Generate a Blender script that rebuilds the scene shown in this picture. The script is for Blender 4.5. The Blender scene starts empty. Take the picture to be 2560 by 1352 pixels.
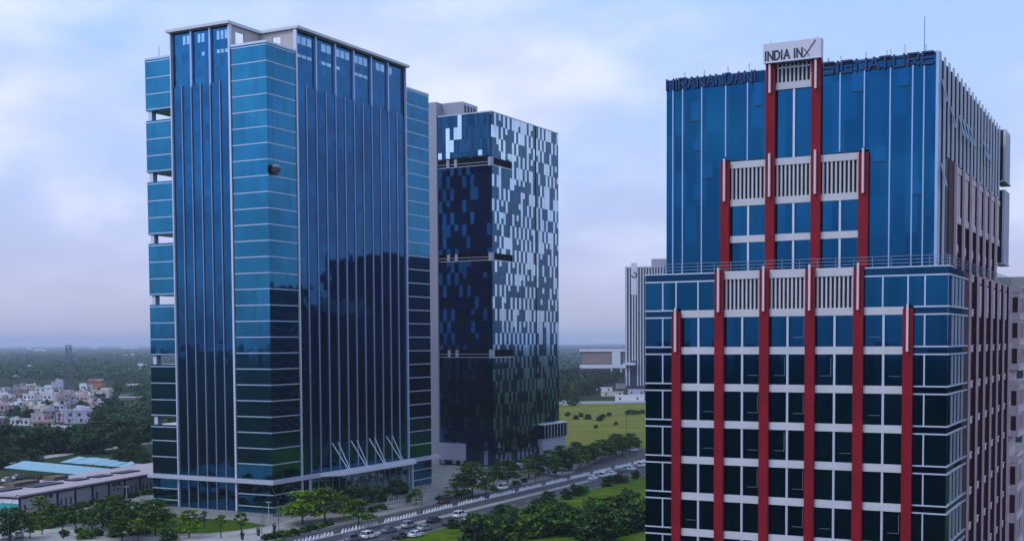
import bpy, math, random
import numpy as np
from mathutils import Vector, Matrix

random.seed(11)
RNG = np.random.default_rng(5)
scene = bpy.context.scene
COL = scene.collection
R = math.radians

# ------------------------------------------------------------------ camera
FPX, CXP, CYP, H = 3080.0, 1280.0, 1010.0, 44.0
YAW, PITCH, ROLL = R(28), R(2.9), R(.3)


def cam_basis():
    f = Vector((-math.sin(YAW) * math.cos(PITCH), math.cos(YAW) * math.cos(PITCH), -math.sin(PITCH)))
    r0 = Vector((math.cos(YAW), math.sin(YAW), 0))
    u0 = r0.cross(f)
    r = math.cos(ROLL) * r0 - math.sin(ROLL) * u0
    u = math.sin(ROLL) * r0 + math.cos(ROLL) * u0
    return r, u, f


CR, CU, CF = cam_basis()
cam_d = bpy.data.cameras.new("camera")
cam = bpy.data.objects.new("camera", cam_d)
COL.objects.link(cam)
m = Matrix((CR, CU, -CF)).transposed().to_4x4()
m.translation = Vector((0, 0, H))
cam.matrix_world = m
cam_d.sensor_width = 36
cam_d.lens = 36 * FPX / 2560
cam_d.shift_y = (CYP - 676) / 2560
cam_d.clip_start = 1
cam_d.clip_end = 60000
scene.camera = cam


def gp(px, py, z=0.0):
    """survey: the ground point seen at a pixel of the photograph"""
    d = CF + (px - CXP) / FPX * CR + (CYP - py) / FPX * CU
    t = (z - H) / d.z
    return Vector((d.x * t, d.y * t, z))


def depth(p):
    return (Vector(p) - Vector((0, 0, H))).dot(CF)


# ------------------------------------------------------------------ materials
def new_mat(name):
    mt = bpy.data.materials.new(name)
    mt.use_nodes = True
    nt = mt.node_tree
    return mt, nt, nt.nodes["Principled BSDF"]


def solid(name, col, rough=.6, metal=0., noise=0., scale=.6, col2=None, spec=.4, bump=0.):
    mt, nt, b = new_mat(name)
    b.inputs["Roughness"].default_value = rough
    b.inputs["Metallic"].default_value = metal
    b.inputs["Specular IOR Level"].default_value = spec
    if noise or col2:
        tc = nt.nodes.new("ShaderNodeTexCoord")
        nz = nt.nodes.new("ShaderNodeTexNoise")
        nz.inputs["Scale"].default_value = scale
        nz.inputs["Detail"].default_value = 6
        nz.inputs["Roughness"].default_value = .65
        nt.links.new(tc.outputs["Object"], nz.inputs["Vector"])
        rp = nt.nodes.new("ShaderNodeValToRGB")
        c2 = col2 if col2 else tuple(max(0, c * (1 - noise)) for c in col)
        rp.color_ramp.elements[0].position = .3
        rp.color_ramp.elements[1].position = .7
        rp.color_ramp.elements[0].color = (*c2, 1)
        rp.color_ramp.elements[1].color = (*col, 1)
        nt.links.new(nz.outputs["Fac"], rp.inputs["Fac"])
        nt.links.new(rp.outputs["Color"], b.inputs["Base Color"])
        if bump:
            bp = nt.nodes.new("ShaderNodeBump")
            bp.inputs["Strength"].default_value = bump
            nt.links.new(nz.outputs["Fac"], bp.inputs["Height"])
            nt.links.new(bp.outputs["Normal"], b.inputs["Normal"])
    else:
        b.inputs["Base Color"].default_value = (*col, 1)
    return mt


def glass(name, tint, cell=(1.2, 1.2, 4.03), var=.25, tilt=.006, rough=.03, zoff=0., streak=.12, wave=.0):
    """opaque tinted curtain-wall glass: every pane a little different in tint and tilt"""
    mt, nt, b = new_mat(name)
    N, L = nt.nodes.new, nt.links.new
    tc = N("ShaderNodeTexCoord")
    ad = N("ShaderNodeVectorMath"); ad.operation = 'ADD'; ad.inputs[1].default_value = (.31, .27, zoff)
    L(tc.outputs["Object"], ad.inputs[0])
    dv = N("ShaderNodeVectorMath"); dv.operation = 'DIVIDE'; dv.inputs[1].default_value = cell
    L(ad.outputs[0], dv.inputs[0])
    fl = N("ShaderNodeVectorMath"); fl.operation = 'FLOOR'
    L(dv.outputs[0], fl.inputs[0])
    wn = N("ShaderNodeTexWhiteNoise"); wn.noise_dimensions = '3D'
    L(fl.outputs[0], wn.inputs["Vector"])
    mr = N("ShaderNodeMapRange")
    mr.inputs["To Min"].default_value = 1 - var
    mr.inputs["To Max"].default_value = 1 + var
    L(wn.outputs["Value"], mr.inputs["Value"])
    # broad, soft unevenness of the coating
    nz = N("ShaderNodeTexNoise"); nz.inputs["Scale"].default_value = .05; nz.inputs["Detail"].default_value = 3
    L(tc.outputs["Object"], nz.inputs["Vector"])
    mr2 = N("ShaderNodeMapRange")
    mr2.inputs["From Min"].default_value = .3; mr2.inputs["From Max"].default_value = .7
    mr2.inputs["To Min"].default_value = 1 - streak; mr2.inputs["To Max"].default_value = 1 + streak
    L(nz.outputs["Fac"], mr2.inputs["Value"])
    mu = N("ShaderNodeMath"); mu.operation = 'MULTIPLY'
    L(mr.outputs[0], mu.inputs[0]); L(mr2.outputs[0], mu.inputs[1])
    sc = N("ShaderNodeVectorMath"); sc.operation = 'SCALE'; sc.inputs[0].default_value = tint
    L(mu.outputs[0], sc.inputs["Scale"])
    L(sc.outputs[0], b.inputs["Base Color"])
    b.inputs["Metallic"].default_value = 1
    b.inputs["Roughness"].default_value = rough
    ge = N("ShaderNodeNewGeometry")
    s5 = N("ShaderNodeVectorMath"); s5.operation = 'SUBTRACT'; s5.inputs[1].default_value = (.5, .5, .5)
    L(wn.outputs["Color"], s5.inputs[0])
    ss = N("ShaderNodeVectorMath"); ss.operation = 'SCALE'; ss.inputs["Scale"].default_value = tilt
    L(s5.outputs[0], ss.inputs[0])
    aa = N("ShaderNodeVectorMath"); aa.operation = 'ADD'
    L(ge.outputs["Normal"], aa.inputs[0]); L(ss.outputs[0], aa.inputs[1])
    n2 = N("ShaderNodeTexNoise"); n2.inputs["Scale"].default_value = .35; n2.inputs["Detail"].default_value = 1
    L(tc.outputs["Object"], n2.inputs["Vector"])
    s6 = N("ShaderNodeVectorMath"); s6.operation = 'SUBTRACT'; s6.inputs[1].default_value = (.5, .5, .5)
    L(n2.outputs["Color"], s6.inputs[0])
    s7 = N("ShaderNodeVectorMath"); s7.operation = 'SCALE'; s7.inputs["Scale"].default_value = wave
    L(s6.outputs[0], s7.inputs[0])
    a2 = N("ShaderNodeVectorMath"); a2.operation = 'ADD'
    L(aa.outputs[0], a2.inputs[0]); L(s7.outputs[0], a2.inputs[1])
    nn = N("ShaderNodeVectorMath"); nn.operation = 'NORMALIZE'
    L(a2.outputs[0], nn.inputs[0]); L(nn.outputs[0], b.inputs["Normal"])
    return mt


def leaf_mat(name, c1, c2, c3):
    mt, nt, b = new_mat(name)
    N, L = nt.nodes.new, nt.links.new
    ge = N("ShaderNodeNewGeometry")
    rp = N("ShaderNodeValToRGB")
    rp.color_ramp.elements[0].color = (*c1, 1)
    rp.color_ramp.elements[1].color = (*c3, 1)
    e = rp.color_ramp.elements.new(.55); e.color = (*c2, 1)
    L(ge.outputs["Random Per Island"], rp.inputs["Fac"])
    oi = N("ShaderNodeObjectInfo")
    mr = N("ShaderNodeMapRange"); mr.inputs["To Min"].default_value = .75; mr.inputs["To Max"].default_value = 1.25
    L(oi.outputs["Random"], mr.inputs["Value"])
    sc = N("ShaderNodeVectorMath"); sc.operation = 'SCALE'
    L(rp.outputs["Color"], sc.inputs[0]); L(mr.outputs[0], sc.inputs["Scale"])
    L(sc.outputs[0], b.inputs["Base Color"])
    b.inputs["Roughness"].default_value = .65
    b.inputs["Specular IOR Level"].default_value = .06
    return mt


M = {}
M['glass_pale'] = glass('blue corner glass', (.017, .145, .255), cell=(1.5, 1.5, 4.025), var=.10, tilt=.006, zoff=2.3, streak=.20, wave=.006)
M['glass_deep'] = glass('deep blue glass', (.011, .086, .195), cell=(1.6, 1.5, 2.01), var=.14, tilt=.010, zoff=2.3, streak=.30, wave=.009)
M['glass_cap'] = glass('roof screen glass', (.014, .105, .22), cell=(1.3, 1.3, 2.2), var=.15, tilt=.006)
M['glass_light'] = glass('pale window glass', (.27, .42, .56), cell=(1, 1, 1), var=.05)
M['glass_right'] = glass('navy window glass', (.006, .066, .150), cell=(1.25, 1.25, 4.02), var=.17, tilt=.006, zoff=1.4, streak=.10)
M['glass_right2'] = glass('open sash glass', (.009, .080, .185), cell=(1.25, 1.25, 4.02), var=.05, tilt=.01)
M['glass_band'] = glass('spandrel glass', (.008, .045, .10), cell=(2, 2, 4), var=.1)
M['glass_side'] = glass('side bay glass', (.22, .34, .44), cell=(1.4, 1.4, 4), var=.08, tilt=.012)
M['glass_lobby'] = glass('lobby glass', (.22, .34, .30), cell=(1.5, 1.5, 8), var=.35, tilt=.03)
M['panel_dark'] = glass('dark facade glass', (.011, .068, .130), cell=(.9, .9, 4.25), var=.25, tilt=.006)
M['panel_front'] = glass('front facade glass', (.010, .052, .110), cell=(.9, .9, 4.25), var=.35, tilt=.008)
M['panel_light'] = glass('silver facade glass', (.44, .57, .68), cell=(.9, .9, 4.25), var=.12, tilt=.006)
M['alum'] = solid('pale aluminium', (.60, .64, .74), .35, .35, .1, .4)
M['fin'] = solid('blue grey fin', (.34, .46, .70), .3, .5, .1, .4)
M['dark'] = solid('dark metal', (.03, .032, .04), .5)
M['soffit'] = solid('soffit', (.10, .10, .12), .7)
M['cream'] = solid('cream cladding', (.52, .48, .46), .7, 0, .12, .3)
M['white'] = solid('white cladding', (.64, .65, .70), .55, 0, .10, .35)
M['canopy'] = solid('canopy cladding', (.44, .45, .50), .5, .2, .08, .3)
M['bandwhite'] = solid('white spandrel', (.58, .57, .60), .6, 0, .16, .5)
M['red'] = solid('red cladding', (.28, .006, .016), .6, 0, .35, .30, spec=.2)
M['maroon'] = solid('maroon recess', (.060, .009, .017), .7, 0, .3, .5)
M['pinkfin'] = solid('pink white fin', (.68, .55, .58), .5)
M['beige'] = solid('pink beige stone', (.72, .55, .59), .75, 0, .14, .5)
M['beige2'] = solid('light beige stone', (.68, .54, .57), .75, 0, .12, .5)
M['louvre'] = solid('pale louvre metal', (.50, .54, .62), .5, 0, .12, .4)
M['sign'] = solid('sign face', (.62, .60, .68), .6, 0, .05, .3)
M['void'] = solid('unlit interior', (.004, .0045, .007), .9, spec=.03)
M['ledge'] = solid('ledge metal', (.42, .50, .62), .35, .4, .1, .4)
M['ink'] = solid('navy lettering', (.008, .014, .04), .5)
M['letter'] = solid('dark blue lettering', (.010, .035, .12), .4)
M['rail'] = solid('blue grey rail', (.17, .24, .34), .5)
M['concrete'] = solid('grey concrete', (.24, .24, .25), .85, 0, .25, .15)
M['wallgrey'] = solid('grey lavender wall', (.34, .34, .42), .8, 0, .10, .06)
M['asphalt'] = solid('asphalt', (.050, .051, .056), .85, col2=(.036, .037, .042), scale=.25)
M['kerb'] = solid('kerb stone', (.30, .29, .27), .85, 0, .25, .5)
M['paving'] = solid('pale paving', (.26, .245, .22), .85, col2=(.16, .155, .14), scale=.12)
M['path'] = solid('light path', (.40, .385, .35), .85, col2=(.28, .27, .24), scale=.3)
M['paint'] = solid('road paint', (.55, .55, .52), .7, 0, .3, 2)
M['strip'] = solid('worn concrete strip', (.30, .29, .28), .9, col2=(.20, .20, .19), scale=.35)
M['lawn'] = solid('lawn', (.060, .115, .004), .95, spec=.03, col2=(.030, .062, .006), scale=.14)
M['verge'] = solid('bright verge grass', (.090, .165, .002), .95, spec=.03, col2=(.034, .058, .010), scale=.22)
M['field'] = solid('dry field grass', (.175, .175, .030), .95, spec=.03, col2=(.085, .100, .014), scale=.045)
M['bark'] = solid('bark', (.06, .045, .035), .9, 0, .4, 3)
M['leaf_dark'] = leaf_mat('dark leaves', (.010, .026, .010), (.024, .060, .012), (.060, .120, .016))
M['leaf_mid'] = leaf_mat('green leaves', (.018, .050, .004), (.052, .125, .006), (.125, .230, .010))
M['leaf_lime'] = leaf_mat('lime leaves', (.030, .080, .005), (.085, .180, .008), (.190, .290, .014))
M['leaf_far'] = leaf_mat('forest leaves', (.009, .026, .015), (.026, .062, .022), (.060, .112, .030))
M['tyre'] = solid('tyre rubber', (.015, .015, .016), .8)
M['rim'] = solid('wheel rim', (.35, .35, .37), .35, .6)
M['carglass'] = solid('car window', (.015, .02, .028), .08, 0, spec=.6)
M['lamp'] = solid('headlamp lens', (.6, .6, .58), .2)
M['taillamp'] = solid('tail lamp lens', (.25, .01, .01), .3)
M['cyan'] = solid('pale cyan sheet roof', (.20, .40, .47), .5, 0, .15, .25)
M['shedroof'] = solid('mauve shed roof', (.46, .37, .39), .75, col2=(.33, .27, .29), scale=.2)
M['shedwall'] = solid('lavender shed wall', (.46, .44, .52), .75, 0, .12, .3)
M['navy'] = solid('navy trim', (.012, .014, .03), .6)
M['teal'] = solid('teal wall', (.03, .33, .33), .6, 0, .1, .4)
M['galv'] = solid('galvanised steel', (.16, .18, .22), .5)
M['pole'] = solid('dark pole', (.05, .06, .07), .5)
M['polel'] = solid('pale pole', (.40, .42, .44), .5)
M['boll'] = solid('white bollard', (.55, .56, .57), .5)
M['soil'] = solid('bare soil', (.16, .12, .08), .95, col2=(.10, .08, .055), scale=.1)
for k, c in dict(w=(.74, .71, .75), l=(.56, .53, .64), c=(.62, .54, .46), p=(.56, .42, .43), t=(.28, .21, .19),
                 o=(.40, .19, .12), g=(.30, .31, .33), r=(.24, .12, .11), b=(.16, .14, .15), m=(.60, .66, .64)).items():
    M['h' + k] = solid('house plaster ' + k, c, .85, 0, .22, .35)
M['hwin'] = solid('house window', (.03, .035, .05), .3)


# ------------------------------------------------------------------ mesh helpers
OFF = {}


class MB:
    def __init__(s):
        s.v, s.f, s.m = [], [], []

    def quad(s, a, b, c, d, m=0):
        n = len(s.v); s.v += [a, b, c, d]; s.f.append((n, n + 1, n + 2, n + 3)); s.m.append(m); return s

    def box(s, x0, x1, y0, y1, z0, z1, m=0):
        if x0 > x1: x0, x1 = x1, x0
        if y0 > y1: y0, y1 = y1, y0
        n = len(s.v)
        s.v += [(x, y, z) for z in (z0, z1) for x, y in ((x0, y0), (x1, y0), (x1, y1), (x0, y1))]
        for f in ((3, 2, 1, 0), (4, 5, 6, 7), (0, 1, 5, 4), (1, 2, 6, 5), (2, 3, 7, 6), (3, 0, 4, 7)):
            s.f.append(tuple(n + i for i in f)); s.m.append(m)
        return s

    def prism(s, poly, z0, z1, m=0, cap=True):
        """poly counter-clockwise in plan"""
        n, k = len(s.v), len(poly)
        z0 = z0 if hasattr(z0, '__len__') else [z0] * k
        z1 = z1 if hasattr(z1, '__len__') else [z1] * k
        s.v += [(p[0], p[1], z) for p, z in zip(poly, z0)] + [(p[0], p[1], z) for p, z in zip(poly, z1)]
        for i in range(k):
            j = (i + 1) % k
            s.f.append((n + i, n + j, n + k + j, n + k + i)); s.m.append(m)
        if cap:
            s.f.append(tuple(n + k + i for i in range(k))); s.m.append(m)
            s.f.append(tuple(n + k - 1 - i for i in range(k))); s.m.append(m)
        return s

    def tube(s, p, q, r, r2=None, n=6, m=0, cap=True):
        p, q = Vector(p), Vector(q); r2 = r if r2 is None else r2
        d = (q - p).normalized()
        a = d.cross(Vector((0, 0, 1)) if abs(d.z) < .95 else Vector((1, 0, 0))).normalized(); b = d.cross(a)
        i0 = len(s.v)
        for c, rr in ((p, r), (q, r2)):
            for i in range(n):
                t = 2 * math.pi * i / n
                s.v.append(tuple(c + rr * (math.cos(t) * a + math.sin(t) * b)))
        for i in range(n):
            j = (i + 1) % n
            s.f.append((i0 + j, i0 + i, i0 + n + i, i0 + n + j)); s.m.append(m)
        if cap:
            s.f.append(tuple(i0 + i for i in range(n))); s.m.append(m)
            s.f.append(tuple(i0 + n + n - 1 - i for i in range(n))); s.m.append(m)
        return s

    def lathe(s, prof, n=10, m=0, c=(0, 0, 0)):
        i0 = len(s.v); k = len(prof)
        for r, z in prof:
            for i in range(n):
                t = 2 * math.pi * i / n
                s.v.append((c[0] + r * math.cos(t), c[1] + r * math.sin(t), c[2] + z))
        for a in range(k - 1):
            for i in range(n):
                j = (i + 1) % n
                s.f.append((i0 + a * n + i, i0 + a * n + j, i0 + (a + 1) * n + j, i0 + (a + 1) * n + i)); s.m.append(m)
        s.f.append(tuple(i0 + n - 1 - i for i in range(n))); s.m.append(m)
        s.f.append(tuple(i0 + (k - 1) * n + i for i in range(n))); s.m.append(m)
        return s

    def mesh(s, name, mats, off=(0, 0, 0)):
        me = bpy.data.meshes.new(name)
        ox, oy, oz = off
        me.from_pydata([(x - ox, y - oy, z - oz) for x, y, z in s.v], [], s.f)
        for mt in mats: me.materials.append(M[mt] if isinstance(mt, str) else mt)
        if any(s.m): me.polygons.foreach_set("material_index", s.m)
        me.update()
        return me

    def build(s, name, mats, parent=None, loc=None, smooth=False):
        """one mesh object; with a parent the vertices stay where they were written in the parent's frame"""
        if not isinstance(mats, (list, tuple)): mats = [mats]
        off = OFF.get(parent.name, (0, 0, 0)) if parent is not None else (loc or (0, 0, 0))
        o = bpy.data.objects.new(name, s.mesh(name, mats, off))
        COL.objects.link(o)
        if parent is not None:
            o.parent = parent
            OFF[o.name] = off
        else:
            o.location = loc or (0, 0, 0)
            OFF[o.name] = loc or (0, 0, 0)
        if smooth:
            o.data.polygons.foreach_set("use_smooth", [True] * len(o.data.polygons))
        return o


def tag(o, label=None, cat=None, group=None, kind=None):
    for k, v in (("label", label), ("category", cat), ("group", group), ("kind", kind)):
        if v: o[k] = v
    return o


def thing(name, label, cat, loc=(0, 0, 0), rot=0., group=None, local=False):
    o = bpy.data.objects.new(name, None)
    o.empty_display_size = 1
    COL.objects.link(o)
    o.location = loc
    o.rotation_euler = (0, 0, rot)
    OFF[o.name] = (0, 0, 0) if (local or rot) else tuple(loc)
    return tag(o, label, cat, group)


def copy_tree(o, parent=None):
    c = o.copy(); COL.objects.link(c)
    if parent is not None: c.parent = parent
    for ch in o.children: copy_tree(ch, c)
    return c


def clone(o, loc, rot=None, label=None, group=None, scale=None):
    c = copy_tree(o)
    c.location = loc
    if rot is not None: c.rotation_euler = (0, 0, rot)
    if scale is not None: c.scale = (scale, scale, scale)
    if label: c['label'] = label
    if group: c['group'] = group
    return c


def structure(name, mb, mats, loc=None):
    return tag(mb.build(name, mats, loc=loc), kind='structure')


def sheet(name, pts, z, mat, thick=0.):
    mb = MB()
    if thick:
        mb.prism([(p[0], p[1]) for p in pts], z - thick, z)
    else:
        n = len(pts)
        mb.v = [(p[0], p[1], z) for p in pts]; mb.f = [tuple(range(n))]; mb.m = [0]
    return structure(name, mb, mat)


# ------------------------------------------------------------------ world and light
def build_world():
    w = bpy.data.worlds.new("World"); scene.world = w; w.use_nodes = True
    nt = w.node_tree; N, L = nt.nodes.new, nt.links.new
    bg = nt.nodes["Background"]
    sky = N("ShaderNodeTexSky"); sky.sky_type = 'NISHITA'; sky.sun_disc = False
    sky.sun_elevation = SUN_EL; sky.sun_rotation = SUN_AZ
    sky.air_density = 1.2; sky.dust_density = 1.5; sky.ozone_density = 2.0; sky.altitude = 50
    S = .10
    bg.inputs["Strength"].default_value = S * 1.06
    tc = N("ShaderNodeTexCoord")
    sep = N("ShaderNodeSeparateXYZ"); L(tc.outputs["Generated"], sep.inputs[0])
    # thin overcast veil: lavender grey at the horizon, pale blue above
    rp = N("ShaderNodeValToRGB")
    el = rp.color_ramp.elements
    el[0].position = 0.0; el[0].color = (.56, .56, .78, 1)
    el[1].position = 1.0; el[1].color = (.46, .64, 1.06, 1)
    for p, c in ((.07, (.52, .59, .93, 1)), (.15, (.51, .67, 1.08, 1)), (.30, (.45, .70, 1.18, 1))):
        e = el.new(p); e.color = c
    L(sep.outputs["Z"], rp.inputs["Fac"])
    up = N("ShaderNodeVectorMath"); up.operation = 'SCALE'; up.inputs["Scale"].default_value = 1 / S
    L(rp.outputs["Color"], up.inputs[0])
    mx = N("ShaderNodeMix"); mx.data_type = 'RGBA'; mx.inputs["Factor"].default_value = .80
    L(sky.outputs["Color"], mx.inputs["A"]); L(up.outputs[0], mx.inputs["B"])
    # clouds on a flat layer overhead, seen in perspective
    zc = N("ShaderNodeMath"); zc.operation = 'MAXIMUM'; zc.inputs[1].default_value = .0
    L(sep.outputs["Z"], zc.inputs[0])
    zz = N("ShaderNodeMath"); zz.operation = 'ADD'; zz.inputs[1].default_value = .38; L(zc.outputs[0], zz.inputs[0])
    dv = N("ShaderNodeVectorMath"); dv.operation = 'DIVIDE'
    cb = N("ShaderNodeCombineXYZ")
    for i in "XYZ": L(zz.outputs[0], cb.inputs[i])
    L(tc.outputs["Generated"], dv.inputs[0]); L(cb.outputs[0], dv.inputs[1])
    mp = N("ShaderNodeMapping"); mp.inputs["Location"].default_value = CLOUD_OFF; mp.inputs["Scale"].default_value = (1, 1, .0)
    L(dv.outputs[0], mp.inputs["Vector"])
    nz = N("ShaderNodeTexNoise"); nz.inputs["Scale"].default_value = 2.3; nz.inputs["Detail"].default_value = 7
    nz.inputs["Roughness"].default_value = .50; nz.inputs["Distortion"].default_value = .25
    L(mp.outputs[0], nz.inputs["Vector"])
    cr = N("ShaderNodeMapRange"); cr.interpolation_type = 'SMOOTHSTEP'
    cr.inputs["From Min"].default_value = .40; cr.inputs["From Max"].default_value = .66
    cr.inputs["To Max"].default_value = .85
    L(nz.outputs["Fac"], cr.inputs["Value"])
    # inner tone of the clouds
    n2 = N("ShaderNodeTexNoise"); n2.inputs["Scale"].default_value = 5.0; n2.inputs["Detail"].default_value = 5
    L(mp.outputs[0], n2.inputs["Vector"])
    r2 = N("ShaderNodeValToRGB")
    r2.color_ramp.elements[0].position = .35; r2.color_ramp.elements[1].position = .68
    r2.color_ramp.elements[0].color = (.60, .68, 1.03, 1); r2.color_ramp.elements[1].color = (.92, .96, 1.18, 1)
    L(n2.outputs["Fac"], r2.inputs["Fac"])
    u2 = N("ShaderNodeVectorMath"); u2.operation = 'SCALE'; u2.inputs["Scale"].default_value = 1 / S
    L(r2.outputs["Color"], u2.inputs[0])
    fd = N("ShaderNodeMapRange"); fd.inputs["From Min"].default_value = .01; fd.inputs["From Max"].default_value = .14
    L(sep.outputs["Z"], fd.inputs["Value"])
    ff = N("ShaderNodeMath"); ff.operation = 'MULTIPLY'; L(cr.outputs[0], ff.inputs[0]); L(fd.outputs[0], ff.inputs[1])
    m2 = N("ShaderNodeMix"); m2.data_type = 'RGBA'
    L(ff.outputs[0], m2.inputs["Factor"]); L(mx.outputs["Result"], m2.inputs["A"]); L(u2.outputs[0], m2.inputs["B"])
    dt = N("ShaderNodeVectorMath"); dt.operation = 'DOT_PRODUCT'  # sky brightened around the sun, added to lift the glass reflections
    dt.inputs[1].default_value = (math.sin(SUN_AZ) * math.cos(SUN_EL), math.cos(SUN_AZ) * math.cos(SUN_EL), math.sin(SUN_EL))
    L(tc.outputs["Generated"], dt.inputs[0])
    gl = N("ShaderNodeMapRange"); gl.inputs["From Min"].default_value = .25; gl.inputs["From Max"].default_value = 1
    gl.inputs["To Min"].default_value = 1; gl.inputs["To Max"].default_value = 1.6
    L(dt.outputs["Value"], gl.inputs["Value"])
    gs = N("ShaderNodeVectorMath"); gs.operation = 'SCALE'
    L(m2.outputs["Result"], gs.inputs[0]); L(gl.outputs[0], gs.inputs["Scale"])
    L(gs.outputs[0], bg.inputs["Color"])


SUN_EL, SUN_AZ = R(48), R(212)
CLOUD_OFF = (0.13, 2.05, 0)
build_world()
sd = bpy.data.lights.new("sun", 'SUN'); sd.energy = 1.05; sd.angle = R(10); sd.color = (1, .965, .94)
sun = bpy.data.objects.new("sun", sd); COL.objects.link(sun)
dirv = Vector((math.sin(SUN_AZ) * math.cos(SUN_EL), math.cos(SUN_AZ) * math.cos(SUN_EL), math.sin(SUN_EL)))
sun.rotation_euler = dirv.to_track_quat('Z', 'Y').to_euler()
sun.location = (0, 0, 300)

vs = scene.view_settings
vs.view_transform = 'Standard'; vs.look = 'None'; vs.exposure = 0; vs.gamma = 1
cy = scene.cycles
cy.max_bounces = 6; cy.diffuse_bounces = 2; cy.glossy_bounces = 3; cy.volume_bounces = 0; cy.transparent_max_bounces = 6
cy.use_denoising = True
cy.caustics_reflective = False; cy.caustics_refractive = False

# air
hz = MB().box(-16000, 9000, -6000, 18000, -1, 131).build('haze', [])
hm = bpy.data.materials.new('haze air'); hm.use_nodes = True
nt = hm.node_tree
for n in list(nt.nodes):
    if n.type == 'BSDF_PRINCIPLED': nt.nodes.remove(n)
pv = nt.nodes.new("ShaderNodeVolumePrincipled")
pv.inputs["Color"].default_value = (.66, .75, .92, 1)
pv.inputs["Density"].default_value = HAZE = 9.5e-5
pv.inputs["Anisotropy"].default_value = 0
nt.links.new(pv.outputs["Volume"], next(n for n in nt.nodes if n.type == 'OUTPUT_MATERIAL').inputs["Volume"])
hz.data.materials.append(hm)
tag(hz, kind='stuff')

# ------------------------------------------------------------------ ground
def ground_mat():
    mt, nt, b = new_mat('ground')
    N, L = nt.nodes.new, nt.links.new
    tc = N("ShaderNodeTexCoord")
    n1 = N("ShaderNodeTexNoise"); n1.inputs["Scale"].default_value = .006; n1.inputs["Detail"].default_value = 8; n1.inputs["Roughness"].default_value = .62
    L(tc.outputs["Object"], n1.inputs["Vector"])
    r = N("ShaderNodeValToRGB"); el = r.color_ramp.elements
    el[0].position = .30; el[0].color = (.018, .034, .016, 1)
    el[1].position = .82; el[1].color = (.060, .062, .032, 1)
    e = el.new(.55); e.color = (.024, .042, .014, 1)
    L(n1.outputs["Fac"], r.inputs["Fac"]); L(r.outputs["Color"], b.inputs["Base Color"])
    b.inputs["Roughness"].default_value = .95
    b.inputs["Specular IOR Level"].default_value = .03
    return mt


M['ground'] = ground_mat()
structure('ground', MB().quad((-15900, -5900, 0), (8900, -5900, 0), (8900, 17900, 0), (-15900, 17900, 0)), 'ground')

# paving round the towers, roads, verges
sheet('pavement', [(-305, 150), (-175.4, 60), (-175.4, 372), (-181, 398), (-190, 438), (-330, 438), (-330, 330), (-255, 330), (-255, 300)], .12, 'paving', .2)
road = MB()
road.v = [(-175.4, 40, .03), (-150.6, 40, .03), (-150.6, 700, .03), (-168, 700, .03), (-168, 470, .03), (-330, 470, .03), (-330, 438, .03), (-190, 438, .03), (-181, 398, .03), (-175.4, 372, .03)]
road.f = [tuple(range(10))]; road.m = [0]
structure('road', road, 'asphalt')
structure('kerb_line', MB().box(-175.9, -175.4, 60, 372, .0, .17), 'kerb')
structure('kerb_strip', MB().box(-161.9, -159.4, 60, 357, .0, .10), 'strip')
structure('median', MB().box(-168.3, -167.0, 60, 436, .0, .14), 'concrete')
mk = MB()
for k in range(60):
    y = 120 + 9 * k
    if y > 640: break
    mk.box(-155.2, -155.05, y, y + 3, .034, .036)
    if y < 420: mk.box(-171.8, -171.65, y, y + 3, .034, .036)
mk.box(-151.2, -151.05, 60, 640, .034, .036)
mk.box(-174.9, -174.75, 60, 372, .034, .036)
structure('road_marking', mk, 'paint')
# verge between the road and the building with red pilasters: gently humped
vg = MB(); nx, ny = 22, 60
for j in range(ny + 1):
    for i in range(nx + 1):
        x = -150.4 + i * 64 / nx; y = 60 + j * 400 / ny
        e = min(1, i / 3)
        z = .08 + e * (.5 + .9 * math.sin(x * .11 + y * .05) * math.sin(y * .043 + 1.3) + .4 * math.sin(y * .13 + x * .2))
        vg.v.append((x, y, max(.06, z)))
for j in range(ny):
    for i in range(nx):
        a = j * (nx + 1) + i
        vg.f.append((a, a + 1, a + nx + 2, a + nx + 1)); vg.m.append(0)
structure('verge_grass', vg, 'verge')
sheet('field_ground', [(-330, 471), (-168.2, 471), (-168.2, 720), (-290, 812), (-420, 790), (-420, 560)], .02, 'field')
sheet('far_road', [gp(1380, 1009), gp(1640, 1007), gp(1640, 1001), gp(1380, 1003)], .03, 'concrete')

lawn_px = [(385, 1302), (430, 1292), (600, 1301), (668, 1314), (600, 1325), (520, 1333), (430, 1334), (360, 1330)]
sheet('lawn', [gp(*p) for p in lawn_px], .15, 'lawn')
sheet('lawn', [gp(*p) for p in [(60, 1302), (200, 1277), (300, 1262), (300, 1268), (335, 1275), (250, 1300), (150, 1313), (60, 1322)]], .15, 'lawn')
sheet('lawn', [gp(*p) for p in [(660, 1352), (700, 1328), (760, 1322), (835, 1303), (836, 1312), (760, 1332), (712, 1346), (690, 1360)]], .15, 'lawn')
sheet('path', [gp(*p) for p in [(330, 1375), (440, 1342), (560, 1333), (668, 1317), (725, 1300), (770, 1305), (700, 1322), (655, 1345), (600, 1380)]], .155, 'path')
sheet('path', [gp(*p) for p in [(60, 1330), (120, 1313), (170, 1318), (330, 1330), (330, 1375), (60, 1390)]], .15, 'path')
sheet('path', [gp(*p) for p in [(305, 1268), (395, 1246), (400, 1262), (330, 1277)]], .15, 'path')
sheet('dirt_track', [gp(*p) for p in [(20, 1152), (200, 1126), (390, 1102), (390, 1107), (200, 1133), (20, 1159)]], .03, 'path')

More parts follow.
